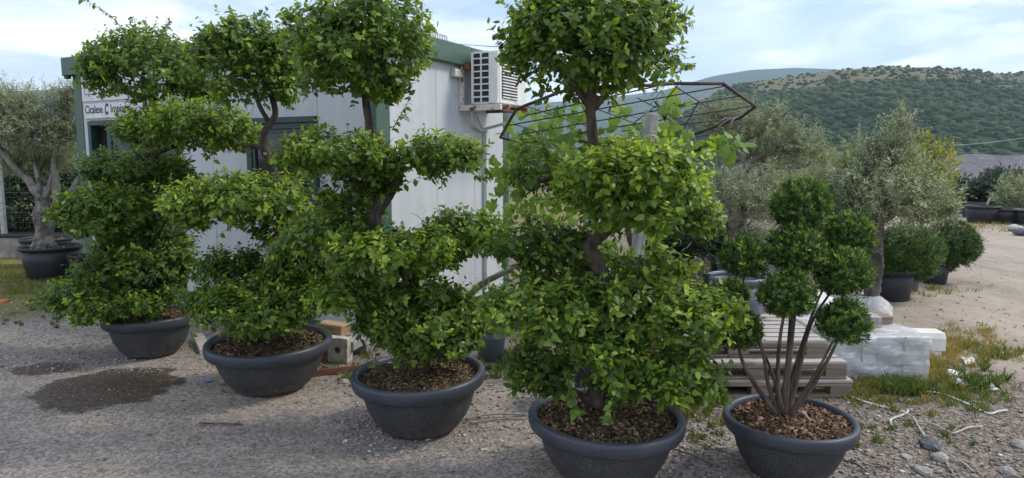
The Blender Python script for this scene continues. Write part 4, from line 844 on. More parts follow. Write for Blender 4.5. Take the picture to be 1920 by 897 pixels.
# low wall with mesh fence on the left
wl = thing('garden_wall', 'low stained concrete wall below the wire fence', 'wall', (0, 0, 0)); pw = W(-160, 440, 10.9); pe = W(150, 440, 10.9)
WZ = 1.6 - (440 - 296) / FPX * 10.9
box('wall_body', pw[0], pe[0] + .9, 10.9, 11.08, 0, WZ - .05, 'concrete_wall', wl, .008); box('coping', pw[0], pe[0] + .9, 10.87, 11.1, WZ - .048, WZ, 'black_plastic', wl, .008)
fe = thing('wire_fence', 'wire mesh fence with galvanised post on the low wall', 'fence', (0, 0, WZ)); x0 = pw[0]; x1 = pe[0] + .9
p0 = W(2, 360, 10.98)[0]; 
for xx in (p0, p0 + 2.5): box('post', xx - .04, xx + .025, 10.95, 11.02, .002, 1.45, 'galvanised', fe, .004)
Vw = []; Fw = []; off = 0
for k in range(int((x1 - x0) / .055)):
    V, F = tube_arrays(np.array([[x0 + k * .055, 11.03, .01], [x0 + k * .055, 11.03, 1.4]]), [.0013] * 2, 3, cap=False); Vw.append(V); Fw.append(F + off); off += len(V)
for k in range(18):
    V, F = tube_arrays(np.array([[x0, 11.032, .02 + k * .08], [x1, 11.032, .02 + k * .08]]), [.0013 if k % 4 else .0026] * 2, 3, cap=False); Vw.append(V); Fw.append(F + off); off += len(V)
link('wire_mesh', trimesh('wire_mesh', np.vstack(Vw), np.vstack(Fw)), 'rock_dark', fe)
def shrub(name, label, cat, Y, pads, kind, stem, seed, group=None, bark='bark_yew', base=None, z0=0.0, **kw):
    b = base if base is not None else W(stem[0], 400, Y); b = (b[0], Y, z0)
    tr = [([(b[0], Y, z0), (b[0] + .02, Y, z0 + .25), (pads[0].c[0], pads[0].c[1], pads[0].c[2])], [.03, .025, .012])]
    return build_tree(name, label, cat, b, tr, pads, kind, bark, group, seed, **kw)
for i, (px, lb) in enumerate(((-70, 'dark glossy laurel bush behind the fence at the left edge'), (45, 'dark glossy laurel bush behind the wire mesh and olive trunk'), (150, 'dark glossy laurel bush between the olive and the cabin post'))):
    shrub('laurel_bush', lb, 'bush', 11.9, [pad_px(px, 395, 72, 75, 11.9, depth=.6, dens=1.2, under=1), pad_px(px + 20, 325, 60, 40, 12.0, depth=.5, under=1, tone=.1)], 'laurel', (px,), 70 + i, 'laurel bushes behind the fence', subs=5)
shrub('broom_bush', 'yellow-green bush above the fence behind the olive branches', 'bush', 13.0, [pad_px(60, 300, 95, 40, 13, depth=.6, tone=-.12, under=1)], 'broom', (60,), 77, subs=4)
tag(rock('orange_scrap', gp(6, 566), (.07, .06, .03), 'orange_bit', None, seed=4), 'scrap of orange plastic on the gravel at the left edge', 'scrap')
# centre background
p = W(925, 690, 5.35); nursery_pot('ribbed dark blue-grey pot standing behind the centre planter', (p[0] - .02, 5.35, 0), .13, .30, 'pot_bluegrey', ribs=14, taper=.74)
p = W(1128, 700, 4.35); nursery_pot('black pot behind the nearest planter, left of the vine trunk', (p[0], 4.35, 0), .21, .40)
p = W(1235, 700, 4.45); nursery_pot('black pot behind the nearest planter, right of the vine trunk', (p[0], 4.45, 0), .17, .36)
tr = thing('black_tray', 'shallow black tray with pale rim seen between the branches', 'tray', (W(1082, 520, 6.2)[0], 6.2, .42)); V, F = lathe([(.02, 0), (.16, 0), (.2, .06), (.21, .06), (.17, .01)], 28); link('body', trimesh('body', V, F, smooth=True), 'black_plastic', tr)
tb = thing('upturned_crate', 'dark crate carrying the shallow black tray', 'crate', (W(1082, 520, 6.2)[0], 6.2, 0))
for k in range(4): box('slat', -.2, .2, -.18, -.165, k * .1 + .01, k * .1 + .085, 'black_plastic', tb); box('slat', -.2, .2, .165, .18, k * .1 + .01, k * .1 + .085, 'black_plastic', tb)
box('top', -.2, .2, -.18, .18, .405, .418, 'black_plastic', tb)
for i, (px, Y, r, lb) in enumerate(((1232, 9.0, .30, 'black pot with spiky dark plant, left of the gap behind the vine'), (1362, 9.4, .24, 'black pot with spiky dark plant, right of the gap behind the vine'))):
    c = W(px, 460, Y); nursery_pot(lb.replace(' with', ' below the'), (c[0], Y, 0), r, .5 if i == 0 else .45)
    shrub('spiky_plant', lb.replace('black pot with ', ''), 'plant', Y, [pad_px(px + (40 if i == 0 else 0), 455, 52, 30, Y, under=1)], 'spiky', (px,), 90 + i, base=c, z0=.4, subs=3)
# ---------------------------------------------------------------- pallets
PX1 = W(1560, 660, 4.55)[0]
def pallet(label, xr, Y, z, L=1.2, D=.80, rot=0.0, mat='plank_grey'):
    o = thing('pallet', label, 'pallet', (xr, Y, z), rot, 'stacked wooden pallets')
    for k in range(7): 
        y = k * (D - .09) / 6; box('top_board', -L + random.uniform(-.008, .008), random.uniform(-.008, .008), y, y + .088, .100, .121, mat, o, .002, .0015)
    for y in (0, D / 2 - .05, D - .10):
        box('stringer_board', -L, 0, y, y + .1, .0785, .0985, 'plank_brown', o, .002, .001); box('bottom_board', -L, 0, y, y + .1, .0, .020, 'plank_brown', o, .002, .001)
        for x in (-L, -L / 2 - .07, -.14): box('block', x, x + .14, y + .004, y + .096, .0205, .078, 'plank_brown', o, .002)
    return o
for k, (dx, dy, rt, lb) in enumerate(((.10, -.10, .0, 'bottom pallet of the stack behind the ball-clipped shrub'), (.07, -.08, .012, 'middle pallet of the stack behind the ball-clipped shrub'), (-.03, .0, -.01, 'topmost pallet of the stack with pale weathered boards'))):
    pallet(lb, PX1 + dx, 4.55 + dy, k * .1225 - .012 + .014, rot=rt)
PZ = 3 * .1225 + .002
p = W(1380, 560, 4.95); nursery_pot('tall blue-grey pot with handles standing on the pallets', (p[0], 4.95, PZ - .0), .205, .72 - PZ + .03, 'pot_bluegrey', soil=False, taper=.82, handle=True)
# ---------------------------------------------------------------- wrapped stone stack
XB0, XB1, YB0, YB1 = W(1572, 660, 4.83)[0] - .06, W(1738, 660, 4.83)[0], 4.83, 5.52
ws = thing('wrapped_stone_stack', 'stack of stone slabs wrapped in clear plastic film beside the pallets', 'stone stack', (XB0, YB0, 0))
for k in range(3):
    for j in range(4):
        a = (XB1 - XB0) / 4; box('stone_slab', j * a + .008, (j + 1) * a - .004, .015, YB1 - YB0 - .015, .05 + k * .085, .05 + k * .085 + .082, 'stone_block', ws, .005)
for k in range(3): box('skid_board', .01, XB1 - XB0 - .01, .02 + k * .28, .10 + k * .28, .004, .046, 'plank_brown', ws, .002)
bmf = box_bm(-.015, XB1 - XB0 + .015, -.015, YB1 - YB0 + .015, .0, .322); bmesh.ops.subdivide_edges(bmf, edges=bmf.edges[:], cuts=22, use_grid_fill=True)
rgf = np.random.default_rng(5)
cc = np.array([v.co[:] for v in bmf.verts]); dsp = .012 * fbm(cc[:, 0] * 14 + cc[:, 1] * 9, cc[:, 2] * 22 + cc[:, 1] * 5, 6, 5) + .010 * fbm(cc[:, 0] * 30 + cc[:, 2] * 26, cc[:, 2] * 12 - cc[:, 0] * 18, 16, 4)
cen = cc.mean(0)
for v, dd in zip(bmf.verts, dsp):
    d = np.array(v.co) - cen; d[2] *= 2; v.co += Vector(d / np.linalg.norm(d) * (dd + .004)); v.co.z = max(v.co.z, .004)
link('plastic_wrap', bm_mesh('plastic_wrap', bmf, True), 'plastic_film', ws)
for x in (.22, .52): box('strap', x, x + .012, -.021, -.018, .02, .325, 'white_strip', ws)
tl = thing('tile_bundle', 'bundle of upright grey boards lying on the wrapped stone stack', 'bundle', (W(1622, 620, 4.98)[0], 4.98, .345))
for k in range(6): box('board', -.10 + k * .037, -.10 + k * .037 + .034, 0, .30, 0, .085, 'plank_grey', tl, .002)
t2 = thing('brick_row', 'short row of brown bricks behind the board bundle', 'bricks', (W(1642, 612, 5.12)[0] + .03, 5.12, .345))
for k in range(3): box('brick', 0, .10, k * .065, k * .065 + .058, 0, .055, 'plank_brown', t2, .003)
wsn = thing('moulded_stone', 'white moulded coping stone lying on the grass beside the wrapped stack', 'stone', (W(1700, 640, 5.45)[0], 5.4, .06), -.12)
V, F = [], []
prof = [(0, 0), (.17, 0), (.18, .03), (.165, .05), (.165, .08), (.185, .10), (.18, .14), (.02, .14), (0, .10)]
n = len(prof); V = np.array([(x, y, z) for x in (0, .27) for y, z in prof]); F = [[i, (i + 1) % n, n + (i + 1) % n, n + i] for i in range(n)]
me = bpy.data.meshes.new('stone_body'); me.from_pydata([tuple(v) for v in V], [], F + [list(range(n))[::-1], list(range(n, 2 * n))]); link('stone_body', me, 'white_stone', wsn)
box('plinth', .02, .25, .01, .17, -.058, -.002, 'white_stone', wsn, .006)
# sheet / white panel between the pallets and the olive
bs = box('white_board', -.5, .25, 0, .62, .0, .05, 'white_sheet', None, .01); bs.location = (W(1510, 590, 5.9)[0], 5.75, .325); bs.rotation_euler = (.10, 0, .05); tag(bs, 'white board lying on crates behind the pallet stack', 'board')
cr = thing('stone_pile', 'pale stone blocks stacked beneath the white board', 'stone pile', (W(1510, 590, 5.9)[0], 5.8, 0))
for i in range(3):
    for j in range(3): box('stone_block', -.46 + i * .23, -.24 + i * .23, .03 + .01 * (j % 2), .5, j * .106, j * .106 + .103, 'white_stone', cr, .006)
rb = box('red_tile', -.13, .13, 0, .12, 0, .03, 'red_bit', None, .004); rb.location = (W(1538, 548, 6.6)[0], 6.6, .0); rb.location[2] = .32; tag(rb, 'red clay tile lying behind the white board', 'tile')
rs = thing('tile_stack', 'low stack of grey slabs under the red tile', 'slabs', (W(1538, 548, 6.6)[0], 6.6, 0))
for k in range(4): box('slab', -.2, .2, -.02, .3, k * .079, k * .079 + .077, 'stone_block', rs, .004)
# ---------------------------------------------------------------- plants on the right
def sack(label, c, r, h):
    rg = np.random.default_rng(9); V, F = lathe([(.01, .0), (r * .8, 0), (r * 1.0, h * .18), (r * 1.03, h * .38), (r * .9, h * .58), (r * .72, h * .8), (r * .5, h), (r * .44, h * 1.03), (r * .36, h * .95)], 40)
    V[:, :2] *= (1 + .13 * fbm(V[:, 0] * 20, V[:, 1] * 20 + V[:, 2] * 26, 3, 4))[:, None]; V[:, 2] = np.maximum(0, V[:, 2] * (1 + .08 * fbm(V[:, 0] * 14, V[:, 1] * 14, 5, 3)))
    o = thing('root_sack', label, 'sack', c); link('cloth', trimesh('cloth', V, F, smooth=True), 'sack', o)
    V, F = lathe([(r * .5, h * .96), (r * .53, h * .98), (r * .5, h)], 24, True); link('tie_cord', trimesh('tie_cord', V, F, smooth=True), 'rope', o); return o
YO = 6.75; po = W(1640, 560, YO)
sack('white sack wrapped round the root ball of the large olive', (po[0] - .06, YO, 0), .23, .23)
build_tree('olive_tree', 'large silvery olive with a tall leader and its roots in a white sack', 'tree', (po[0], YO, .2),
    [TP_(YO, [(1634, 590, .085), (1634, 560, .075), (1640, 520, .06), (1646, 480, .058), (1642, 440, .055), (1650, 405, .05), (1660, 360, .035), (1672, 310, .022), (1685, 250, .012), (1690, 215, .006)]), TP_(YO, [(1645, 430, .035), (1610, 400, .025), (1580, 370, .018), (1560, 340, .01)]), TP_(YO, [(1650, 420, .035), (1690, 390, .025), (1730, 370, .016), (1765, 355, .009)])],
    PD(YO, [(1655, 355, 118, 76, 0, .50, .03, .9), (1572, 352, 74, 58, .1, .5, .02, .9), (1545, 395, 50, 36, .1, .45, -.02, .9), (1735, 362, 62, 46, 0, .5, .06, .9), (1682, 275, 46, 50, .05, .45, .08, .8), (1692, 225, 17, 30, .0, .7, .12, .8), (1640, 270, 20, 26, 0, .5, .1, .8), (1620, 300, 52, 46, .15, .42, .0, .9), (1620, 405, 60, 24, -.05, .4, -.05, .9), (1772, 388, 36, 26, 0, .55, .06, .9)]), 'olive', 'bark_olive_dark', 'olive trees', 62, 0, trunk_rough=.26, subs=12)
YO2 = 9.2; po = W(1390, 480, YO2); nursery_pot('black pot of the thick-limbed olive behind the vine', (po[0], YO2, 0), .34, .45)
build_tree('olive_tree', 'thick-limbed olive with dark cut boughs rising behind the vine', 'tree', (po[0], YO2, .38),
    [TP_(YO2, [(1388, 470, .13), (1385, 420, .11), (1380, 380, .09), (1385, 340, .085), (1390, 300, .07), (1388, 260, .055), (1386, 235, .05)]), TP_(YO2, [(1388, 340, .06), (1420, 325, .05), (1460, 312, .045), (1512, 312, .032)]), TP_(YO2, [(1385, 330, .055), (1405, 305, .045), (1430, 290, .035), (1460, 284, .022)]), TP_(YO2, [(1380, 350, .05), (1362, 320, .04), (1352, 300, .03)]), TP_(YO2, [(1430, 318, .03), (1450, 285, .02), (1475, 260, .012), (1490, 240, .006)])],
    PD(YO2, [(1400, 240, 70, 52, .1, .55, .0, .9), (1490, 270, 58, 48, 0, .62, .02, .9), (1345, 215, 52, 38, .2, .5, .02, .9), (1455, 215, 30, 24, .1, .4, .05, .9), (1535, 285, 26, 22, .1, .5, 0, .9), (1430, 290, 60, 24, .2, .35, -.05, .9)]), 'olive', 'bark_olive', 'olive trees', 63, 0, trunk_rough=.2, subs=10)
YO3 = 8.0; po = W(1385, 500, YO3); nursery_pot('black pot of the low pale olive, beyond the blue-grey pot', (po[0], YO3, 0), .26, .42)
build_tree('olive_tree', 'low pale olive bush with a cut stump between vine and clipped shrub', 'tree', (po[0], YO3, .36),
    [TP_(YO3, [(1385, 480, .09), (1382, 440, .085), (1380, 400, .08), (1382, 385, .07)])], PD(YO3, [(1395, 375, 64, 52, 0, .62, .08, .9), (1455, 350, 48, 38, .1, .6, .05, .9), (1350, 350, 40, 40, .2, .5, .02, .9), (1400, 440, 60, 22, .1, .4, -.05, .9)]), 'olive', 'bark_olive', 'olive trees', 64, 0, subs=14)
YO4 = 10.5; po = W(1545, 480, YO4); nursery_pot('black pot of the grey olive filling the gap behind the ball shrub', (po[0], YO4, 0), .3, .42)
build_tree('olive_tree', 'grey-leaved olive filling the gap between the two larger olives', 'tree', (po[0], YO4, .36),
    [TP_(YO4, [(1545, 460, .08), (1540, 420, .07), (1550, 380, .05), (1545, 340, .03)])], PD(YO4, [(1520, 345, 92, 56, 0, .55, .04, .9), (1470, 385, 72, 52, 0, .5, .02, .9), (1600, 390, 60, 52, 0, .4, -.02, .9), (1560, 420, 80, 40, .1, .3, -.06, .9)]), 'olive', 'bark_olive', 'olive trees', 65, 0, subs=10)
for i, (px, py, rx, ry, Y, lb) in enumerate(((1600, 330, 66, 60, 10.0, 'flowering yellow broom behind the left side of the large olive'), (1730, 315, 66, 62, 10.2, 'flowering yellow broom behind the right side of the large olive'), (1500, 345, 45, 26, 11.5, 'small flowering broom behind the thick-limbed olive'))):
    shrub('broom_bush', lb, 'bush', Y, [pad_px(px, py, rx, ry, Y, under=1, tone=.10), pad_px(px, py + 60, rx * .9, ry, Y, under=1, tone=-.1)], 'broom', (px,), 80 + i, 'flowering brooms', subs=5)
c = W(1664, 540, 7.75); nursery_pot('wide black pot of the bright feathery conifer by the track', (c[0], 7.75, 0), .27, .36, taper=.84)
shrub('conifer_shrub', 'bright green feathery conifer shrub below the large olive', 'shrub', 7.75, [pad_px(1690, 474, 70, 48, 7.72, under=1, tone=.1), pad_px(1655, 492, 42, 34, 7.7, under=1, tone=.05), pad_px(1718, 500, 34, 34, 7.8, under=1, tone=.14)], 'conifer', (1664,), 95, 'conifer shrubs by the track', base=c, z0=.3, subs=5)
c2 = W(1708, 540, 8.2); nursery_pot('slim grey pot squeezed behind the bright feathery conifer', (c2[0], 8.2, 0), .10, .36, 'pot_bluegrey')
c = W(1752, 525, 8.7); nursery_pot('dark pot of the rounded dark conifer nearest the track', (c[0], 8.7, 0), .17, .32)
shrub('conifer_shrub', 'rounded dark green conifer shrub at the edge of the track', 'shrub', 8.7, [pad_px(1792, 462, 52, 52, 8.7, under=1, tone=-.02), pad_px(1765, 480, 34, 40, 8.75, under=1, tone=-.08)], 'conifer', (1752,), 96, 'conifer shrubs by the track', base=c, z0=.26, subs=5)
# far row beyond the track
for i, (px, Y, r, h, lb) in enumerate(((1840, 17.0, .38, .42, 'black pot in the far row, left of the track end'), (1883, 17.0, .46, .36, 'wide black pot in the far row beside the track'), (1822, 18.5, .28, .4, 'black pot in the far row nearest the dark conifer'), (1935, 16.5, .4, .36, 'black pot in the far row at the right edge'))):
    c = W(px, 415, Y); nursery_pot(lb, (c[0], Y, 0), r, h)
for i, (px, py, rx, ry, Y, kd, cat, lb) in enumerate(((1848, 362, 34, 36, 19.5, 'dark', 'tree', 'dark green leafy tree in the far row, left of the pale olive'), (1812, 372, 30, 28, 20, 'laurel', 'bush', 'mid-green bush in the far row behind the conifer shrub'), (1905, 365, 44, 42, 18.0, 'olive', 'tree', 'pale far olive at the right edge beyond the track'), (1955, 350, 44, 46, 18.5, 'olive', 'tree', 'far olive cut off by the right edge'), (1790, 355, 40, 30, 24, 'dark', 'tree', 'dim green tree farthest back behind the yellow broom'), (1880, 335, 40, 20, 26, 'dark', 'tree', 'dim low tree top in front of the quarry bank'))):
    K = dict(KIND[kd]); KIND['far' + kd] = dict(K, L=K['L'] * 1.8, dens=K['dens'] * .35, tw=K['tw'] * 1.6)
    shrub('far_' + cat, lb, cat, Y, [pad_px(px, py, rx, ry, Y, under=1, dens=1.2), pad_px(px + rx * .3, py + ry * .6, rx * .9, ry * .6, Y, under=1, dens=1.1)], 'far' + kd, (px - 4,), 140 + i, subs=6, bark='bark_olive', sub_r=.02)
tag(tube('leaning_pole', [tuple(W(1841, 408, 18.0)), tuple(W(1856, 372, 18.6))], .035, 'dead_wood', sides=7), 'pale pole leaning among the far row of pots', 'pole')
for i, (px, py, mt, lb) in enumerate(((1902, 430, 'sack', 'white sack lying beside the far end of the track'), (1915, 438, 'rock_dark', 'dark bundle under the white sack by the track'))):
    q = G(px, py + 4); rock('sack_bundle', (q[0], q[1], .07), (.17, .13, .09), mt, lb, 'sack', None, 31 + i)
# ---------------------------------------------------------------- far things: pylon, wire, poles, excavator
py_b = W(1608, 292, 330); pyl = thing('pylon', 'faint lattice electricity pylon before the wooded hill', 'pylon', (py_b[0], 330, -16))
H = (1.6 + (296 - 232) / FPX * 330) + 16
for sx, sy in ((-1, -1), (1, -1), (1, 1), (-1, 1)): tube('leg', [(sx * 1.6, sy * 1.6, 0), (sx * .25, sy * .25, H)], .07, 'rock_grey', pyl, 5, per=2)
for k in range(7):
    z = H * k / 7; w_ = 1.6 - 1.35 * k / 7; w2 = 1.6 - 1.35 * (k + 1) / 7; tube('brace', [(-w_, -w_, z), (w2, -w2, H * (k + 1) / 7)], .04, 'rock_grey', pyl, 4, per=2); tube('brace', [(w_, -w_, z), (-w2, -w2, H * (k + 1) / 7)], .04, 'rock_grey', pyl, 4, per=2)
for z in (H * .82, H * .93): tube('cross_arm', [(-2.6, 0, z), (2.6, 0, z)], .07, 'rock_grey', pyl, 5, per=2)
P = [tuple(W(px, y, 300)) for px, y in ((1745, 274), (1800, 272), (1860, 267), (1930, 257), (2050, 236))]; tag(tube('power_line', P, .10, 'galvanised', sides=5), 'pale overhead power line crossing the foot of the hill', 'cable')
for px, y0, lb in ((1909, 300, 'white utility pole standing at the far right'), (1925, 304, 'second utility pole just off the right edge')): 
    q = W(px, 340, 120); o = tube('utility_pole', [(q[0], 120, -8), (q[0], 120, W(px, y0, 120)[2])], .16, 'concrete', sides=8, per=2); tag(o, lb, 'pole')
q = W(1866, 333, 330); ex = thing('excavator', 'tiny yellow excavator working below the quarry bank', 'excavator', (q[0], 330, q[2] - .9))
ez = 0
box('tracks', -1.9, 1.9, -1.2, 1.2, -3.0, .5, 'dark_metal', ex, .2); box('body', -1.6, 1.5, -1.1, 1.1, .55, 1.9, 'yellow_paint', ex, .15); box('cab', .2, 1.4, -1.0, .2, 1.92, 3.0, 'yellow_paint', ex, .1)
tube('boom', [(1.5, 0, 1.5), (3.0, 0, 3.6), (4.6, 0, 2.4), (4.9, 0, .4)], [.28, .25, .2, .15], 'yellow_paint', ex, 6); box('bucket', 4.4, 5.4, -.6, .6, -.4, .5, 'dark_metal', ex, .1)

# ================================================================== RUBBLE BY THE CABIN
def put(name, label, cat, px, py, z, size, mat, rot=(0, 0, 0), bev=.006, jit=.0, Y=None):
    p = G(px, py, z); o = box(name, -size[0] / 2, size[0] / 2, -size[1] / 2, size[1] / 2, 0, size[2], mat, None, bev, jit); o.location = p; o.rotation_euler = rot; return tag(o, label, cat)
put('timber_block', 'sawn timber block on top of the rubble by the cabin wall', 'timber', 626, 628, .17, (.26, .13, .10), 'beam_wood', (0, .0, -.45))
put('concrete_slab', 'grey concrete slab lying under the timber block', 'slab', 632, 648, .09, (.42, .24, .075), 'concrete', (0, .0, -.25), .005)
put('concrete_slab', 'lower grey concrete slab at the foot of the cabin wall', 'slab', 655, 652, .0, (.50, .26, .085), 'concrete', (0, 0, -.35), .005)
hbk = thing('holed_block', 'pale tuff block with a round hole standing in the rubble', 'block', G(633, 682, 0), -.25)
bm = bmesh.new(); R_ = .026; seg = 16; w2, h2 = .085, .095; outer = []; 
for y in (0, .09):
    ring = [bm.verts.new((R_ * math.cos(2 * PI * k / seg), y, .105 + R_ * math.sin(2 * PI * k / seg))) for k in range(seg)]
    sq = []
    for k in range(seg):
        a = 2 * PI * k / seg; c_, s_ = math.cos(a), math.sin(a); m_ = max(abs(c_), abs(s_)); sq.append(bm.verts.new((w2 * c_ / m_ + random.uniform(-.004, .004), y + random.uniform(-.004, .004), .105 + h2 * s_ / m_ + random.uniform(-.004, .004))))
    outer.append((ring, sq))
for k in range(seg):
    j = (k + 1) % seg
    for q, (ring, sq) in enumerate(outer): bm.faces.new([ring[k], ring[j], sq[j], sq[k]] if q else [ring[j], ring[k], sq[k], sq[j]])
    bm.faces.new([outer[0][0][k], outer[0][0][j], outer[1][0][j], outer[1][0][k]]); bm.faces.new([outer[0][1][j], outer[0][1][k], outer[1][1][k], outer[1][1][j]])
bmesh.ops.recalc_face_normals(bm, faces=bm.faces[:]); link('block_body', bm_mesh('block_body', bm), 'tuff', hbk)
put('brick', 'brown brick standing on edge beside the holed block', 'brick', 612, 676, 0, (.07, .11, .19), 'rust_red', (0, 0, -.25), .004)
ai = thing('angle_iron', 'rusty red steel angle bracket lying at the edge of the rubble', 'bracket', G(622, 703, 0), .42)
box('flange', -.18, .24, -.006, .006, .0, .05, 'rust_red', ai, .002); box('flange', -.18, .24, .007, .055, .0, .006, 'rust_red', ai, .001); box('gusset', -.16, -.148, .0, .11, .007, .10, 'rust_red', ai, .002)
gs = box('gusset', 0, .19, -.012, 0, 0, .012, 'rust_red', ai, .002); gs.location = (-.15, .1, .1); gs.rotation_euler = (0, .45, -.25)
pb = put('grey_plank', 'short grey plank propped behind the second planter', 'plank', 378, 650, .0, (.09, .5, .05), 'plank_grey', (0.05, 0, .55), .003)
put('white_plank', 'white painted batten lying against the cabin door', 'plank', 335, 590, .05, (.5, .05, .04), 'white_strip', (0, .12, -.35), .003)
# ================================================================== SMALL LITTER AND STONES
def cord(name, label, cat, pts, r, mat, lift=.006, sides=6):
    P = []
    for i, (x, y) in enumerate(pts): g_ = G(x, y); P.append((g_[0], g_[1], lift + r + (.012 * random.random() if 0 < i < len(pts) - 1 else 0)))
    return tag(tube(name, P, r, mat, sides=sides, rough=.05), label, cat)
def strip(name, label, cat, pts, w, mat):      # flat packing band with thickness
    P, _ = smooth_path([tuple(G(x, y)) for x, y in pts], [1] * len(pts), 6); T = unit(np.gradient(P, axis=0)); S = unit(np.cross(T, [0, 0, 1])); V = []
    for i, (p, s_) in enumerate(zip(P, S)):
        z = .008 + .006 * math.sin(i * .3); V += [p + s_ * w / 2 + [0, 0, z], p - s_ * w / 2 + [0, 0, z + .004], p - s_ * w / 2 + [0, 0, z + .007], p + s_ * w / 2 + [0, 0, z + .003]]
    F = [[4 * i + a, 4 * i + (a + 1) % 4, 4 * i + 4 + (a + 1) % 4, 4 * i + 4 + a] for i in range(len(P) - 1) for a in range(4)]; return tag(link(name, trimesh(name, np.array(V), np.array(F)), mat), label, cat)
strip('packing_band', 'long white packing band curving over the grass at the right', 'band', [(1722, 737), (1762, 742), (1810, 758), (1852, 777), (1870, 776), (1889, 773)], .015, 'white_strip')
strip('packing_band', 'pale packing band running from the bark planter across the soil', 'band', [(1590, 745), (1630, 761), (1665, 767), (1700, 775)], .014, 'white_strip')
strip('packing_band', 'short hooked white band on the soil right of the bark planter', 'band', [(1672, 802), (1670, 792), (1685, 783), (1700, 776), (1702, 772)], .013, 'white_strip')
cord('frayed_rope', 'frayed cream rope leading to the dark stone', 'rope', [(1697, 780), (1712, 790), (1722, 808), (1734, 822)], .006, 'rope')
cord('frayed_rope', 'frayed cream rope bent like a wide V on the soil', 'rope', [(1712, 794), (1745, 800), (1780, 816), (1795, 815), (1815, 807), (1842, 803)], .006, 'rope')
cord('frayed_rope', 'loose rope end trailing to the bottom right corner', 'rope', [(1764, 847), (1782, 862), (1806, 874), (1824, 888)], .0055, 'rope')
cord('root_piece', 'thin bare root by the grey stone', 'root', [(1772, 866), (1778, 880), (1788, 893)], .004, 'dead_wood')
for i, (px, py, s_, mt, lb) in enumerate(((1742, 838, (.075, .06, .042), 'rock_dark', 'dark blue-grey stone among the ropes'), (1764, 864, (.048, .045, .036), 'rock_grey', 'rounded grey-brown stone just below the dark stone'), (1732, 886, (.062, .04, .025), 'rock_grey', 'flat pale stone near the bottom right'), (1888, 887, (.045, .04, .03), 'rock_grey', 'pale grey stone at the lower right'), (1912, 838, (.05, .045, .035), 'rock_grey', 'grey stone against the right edge'), (537 + 108, 717, (.045, .04, .022), 'rock_grey', 'grey pebble left of the centre planter'), (1780, 690, (.05, .03, .02), 'rock_dark', 'dark stone by the black plastic strip'), (1700, 858, (.045, .03, .015), 'rock_grey', 'small flat stone left of the grey-brown stone'))):
    g_ = G(px, py); rock('stone', (g_[0], g_[1], s_[2] * .28), s_, mt, lb, 'stone', None, 50 + i)
strip('black_strip', 'black plastic strip lying in the grass beside the wrapped stack', 'plastic', [(1762, 680), (1780, 686), (1806, 696)], .06, 'black_plastic')
def sheet(name, label, pts, z, mat, seed):
    rg = np.random.default_rng(seed); P = np.array([G(*p) for p in pts]); c = P.mean(0); nr = 7; na = 36; V = [c + [0, 0, z * 1.5]]; L_ = np.vstack([P, P[:1]]); tt = np.linspace(0, len(P), na, endpoint=False)
    ring = np.array([L_[int(t)] * (1 - t % 1) + L_[int(t) + 1] * (t % 1) for t in tt])
    for r in range(1, nr):
        for q in ring: p = c + (q - c) * r / (nr - 1) * rg.uniform(.95, 1.05); V.append(p + np.array([0, 0, .006 + z * abs(fbm(np.array(p[0] * 22), np.array(p[1] * 22), seed, 3))]))
    F = [[0, 1 + j, 1 + (j + 1) % na] for j in range(na)] + [x for r in range(nr - 2) for j in range(na) for x in ([1 + r * na + j, 1 + (r + 1) * na + j, 1 + (r + 1) * na + (j + 1) % na], [1 + r * na + j, 1 + (r + 1) * na + (j + 1) % na, 1 + r * na + (j + 1) % na])]
    o = link(name, trimesh(name, np.array(V), np.array(F), smooth=True), mat); md = o.modifiers.new('thickness', 'SOLIDIFY'); md.thickness = .002; return o
tag(sheet('plastic_sheet', '', [(1776, 702), (1800, 704), (1822, 712), (1850, 720), (1872, 736), (1830, 731), (1800, 727), (1782, 722)], .035, 'white_sheet', 3), 'crumpled white plastic sheet in the grass at the right', 'sheet')
tag(sheet('plastic_sheet', '', [(1800, 672), (1822, 674), (1830, 684), (1812, 688)], .02, 'white_sheet', 5), 'small scrap of white plastic above the crumpled sheet', 'sheet')
tag(sheet('plastic_sheet', '', [(384, 713), (396, 712), (398, 718), (386, 719)], .01, 'plastic_blue_bit', 6), 'tiny blue plastic scrap on the gravel beside the second planter', 'scrap')
tag(sheet('plastic_sheet', '', [(1742, 660), (1756, 662), (1760, 674), (1744, 676)], .02, 'white_sheet', 8), 'torn white plastic corner beside the wrapped stack', 'sheet')
for nm, lb, pts, r in (('stick', 'thin red-brown stick lying on the gravel in the foreground', [(374, 797), (400, 799), (430, 799), (455, 799)], .006), ('stick', 'dry twig bundle lying between the two nearest planters, upper stick', [(872, 790), (920, 784), (985, 781)], .007), ('stick', 'dry twig bundle lying between the two nearest planters, lower stick', [(880, 797), (930, 790), (986, 788)], .006), ('stick', 'dark twig on the soil right of the largest planter', [(1262, 846), (1300, 860), (1335, 876)], .004), ('stick', 'dark stick below the bark planter', [(1582, 868), (1605, 878), (1626, 889)], .005), ('stick', 'crooked black twig near the lower right', [(1642, 880), (1655, 880), (1668, 884)], .006), ('stick', 'pale stick on the gravel left of the first planter', [(128, 609), (150, 608), (182, 609)], .008), ('stick', 'short brown twig on the gravel at the far left', [(12, 592), (30, 588), (48, 586)], .007)):
    cord(nm, lb, 'stick', pts, r, 'bark_yew' if 'red' in lb or 'dark' in lb or 'black' in lb else 'dead_wood')
zt = .305 * .855 + .045
tag(tube('white_tie', [tuple(G(1452, 772, zt)), tuple(G(1478, 766, zt + .03)), tuple(G(1500, 772, zt + .02)), tuple(G(1512, 780, zt + .03)), tuple(G(1520, 790, zt))], .004, 'white_strip', sides=6), 'white plastic tie looped on the bark at the shrub stems', 'tie')
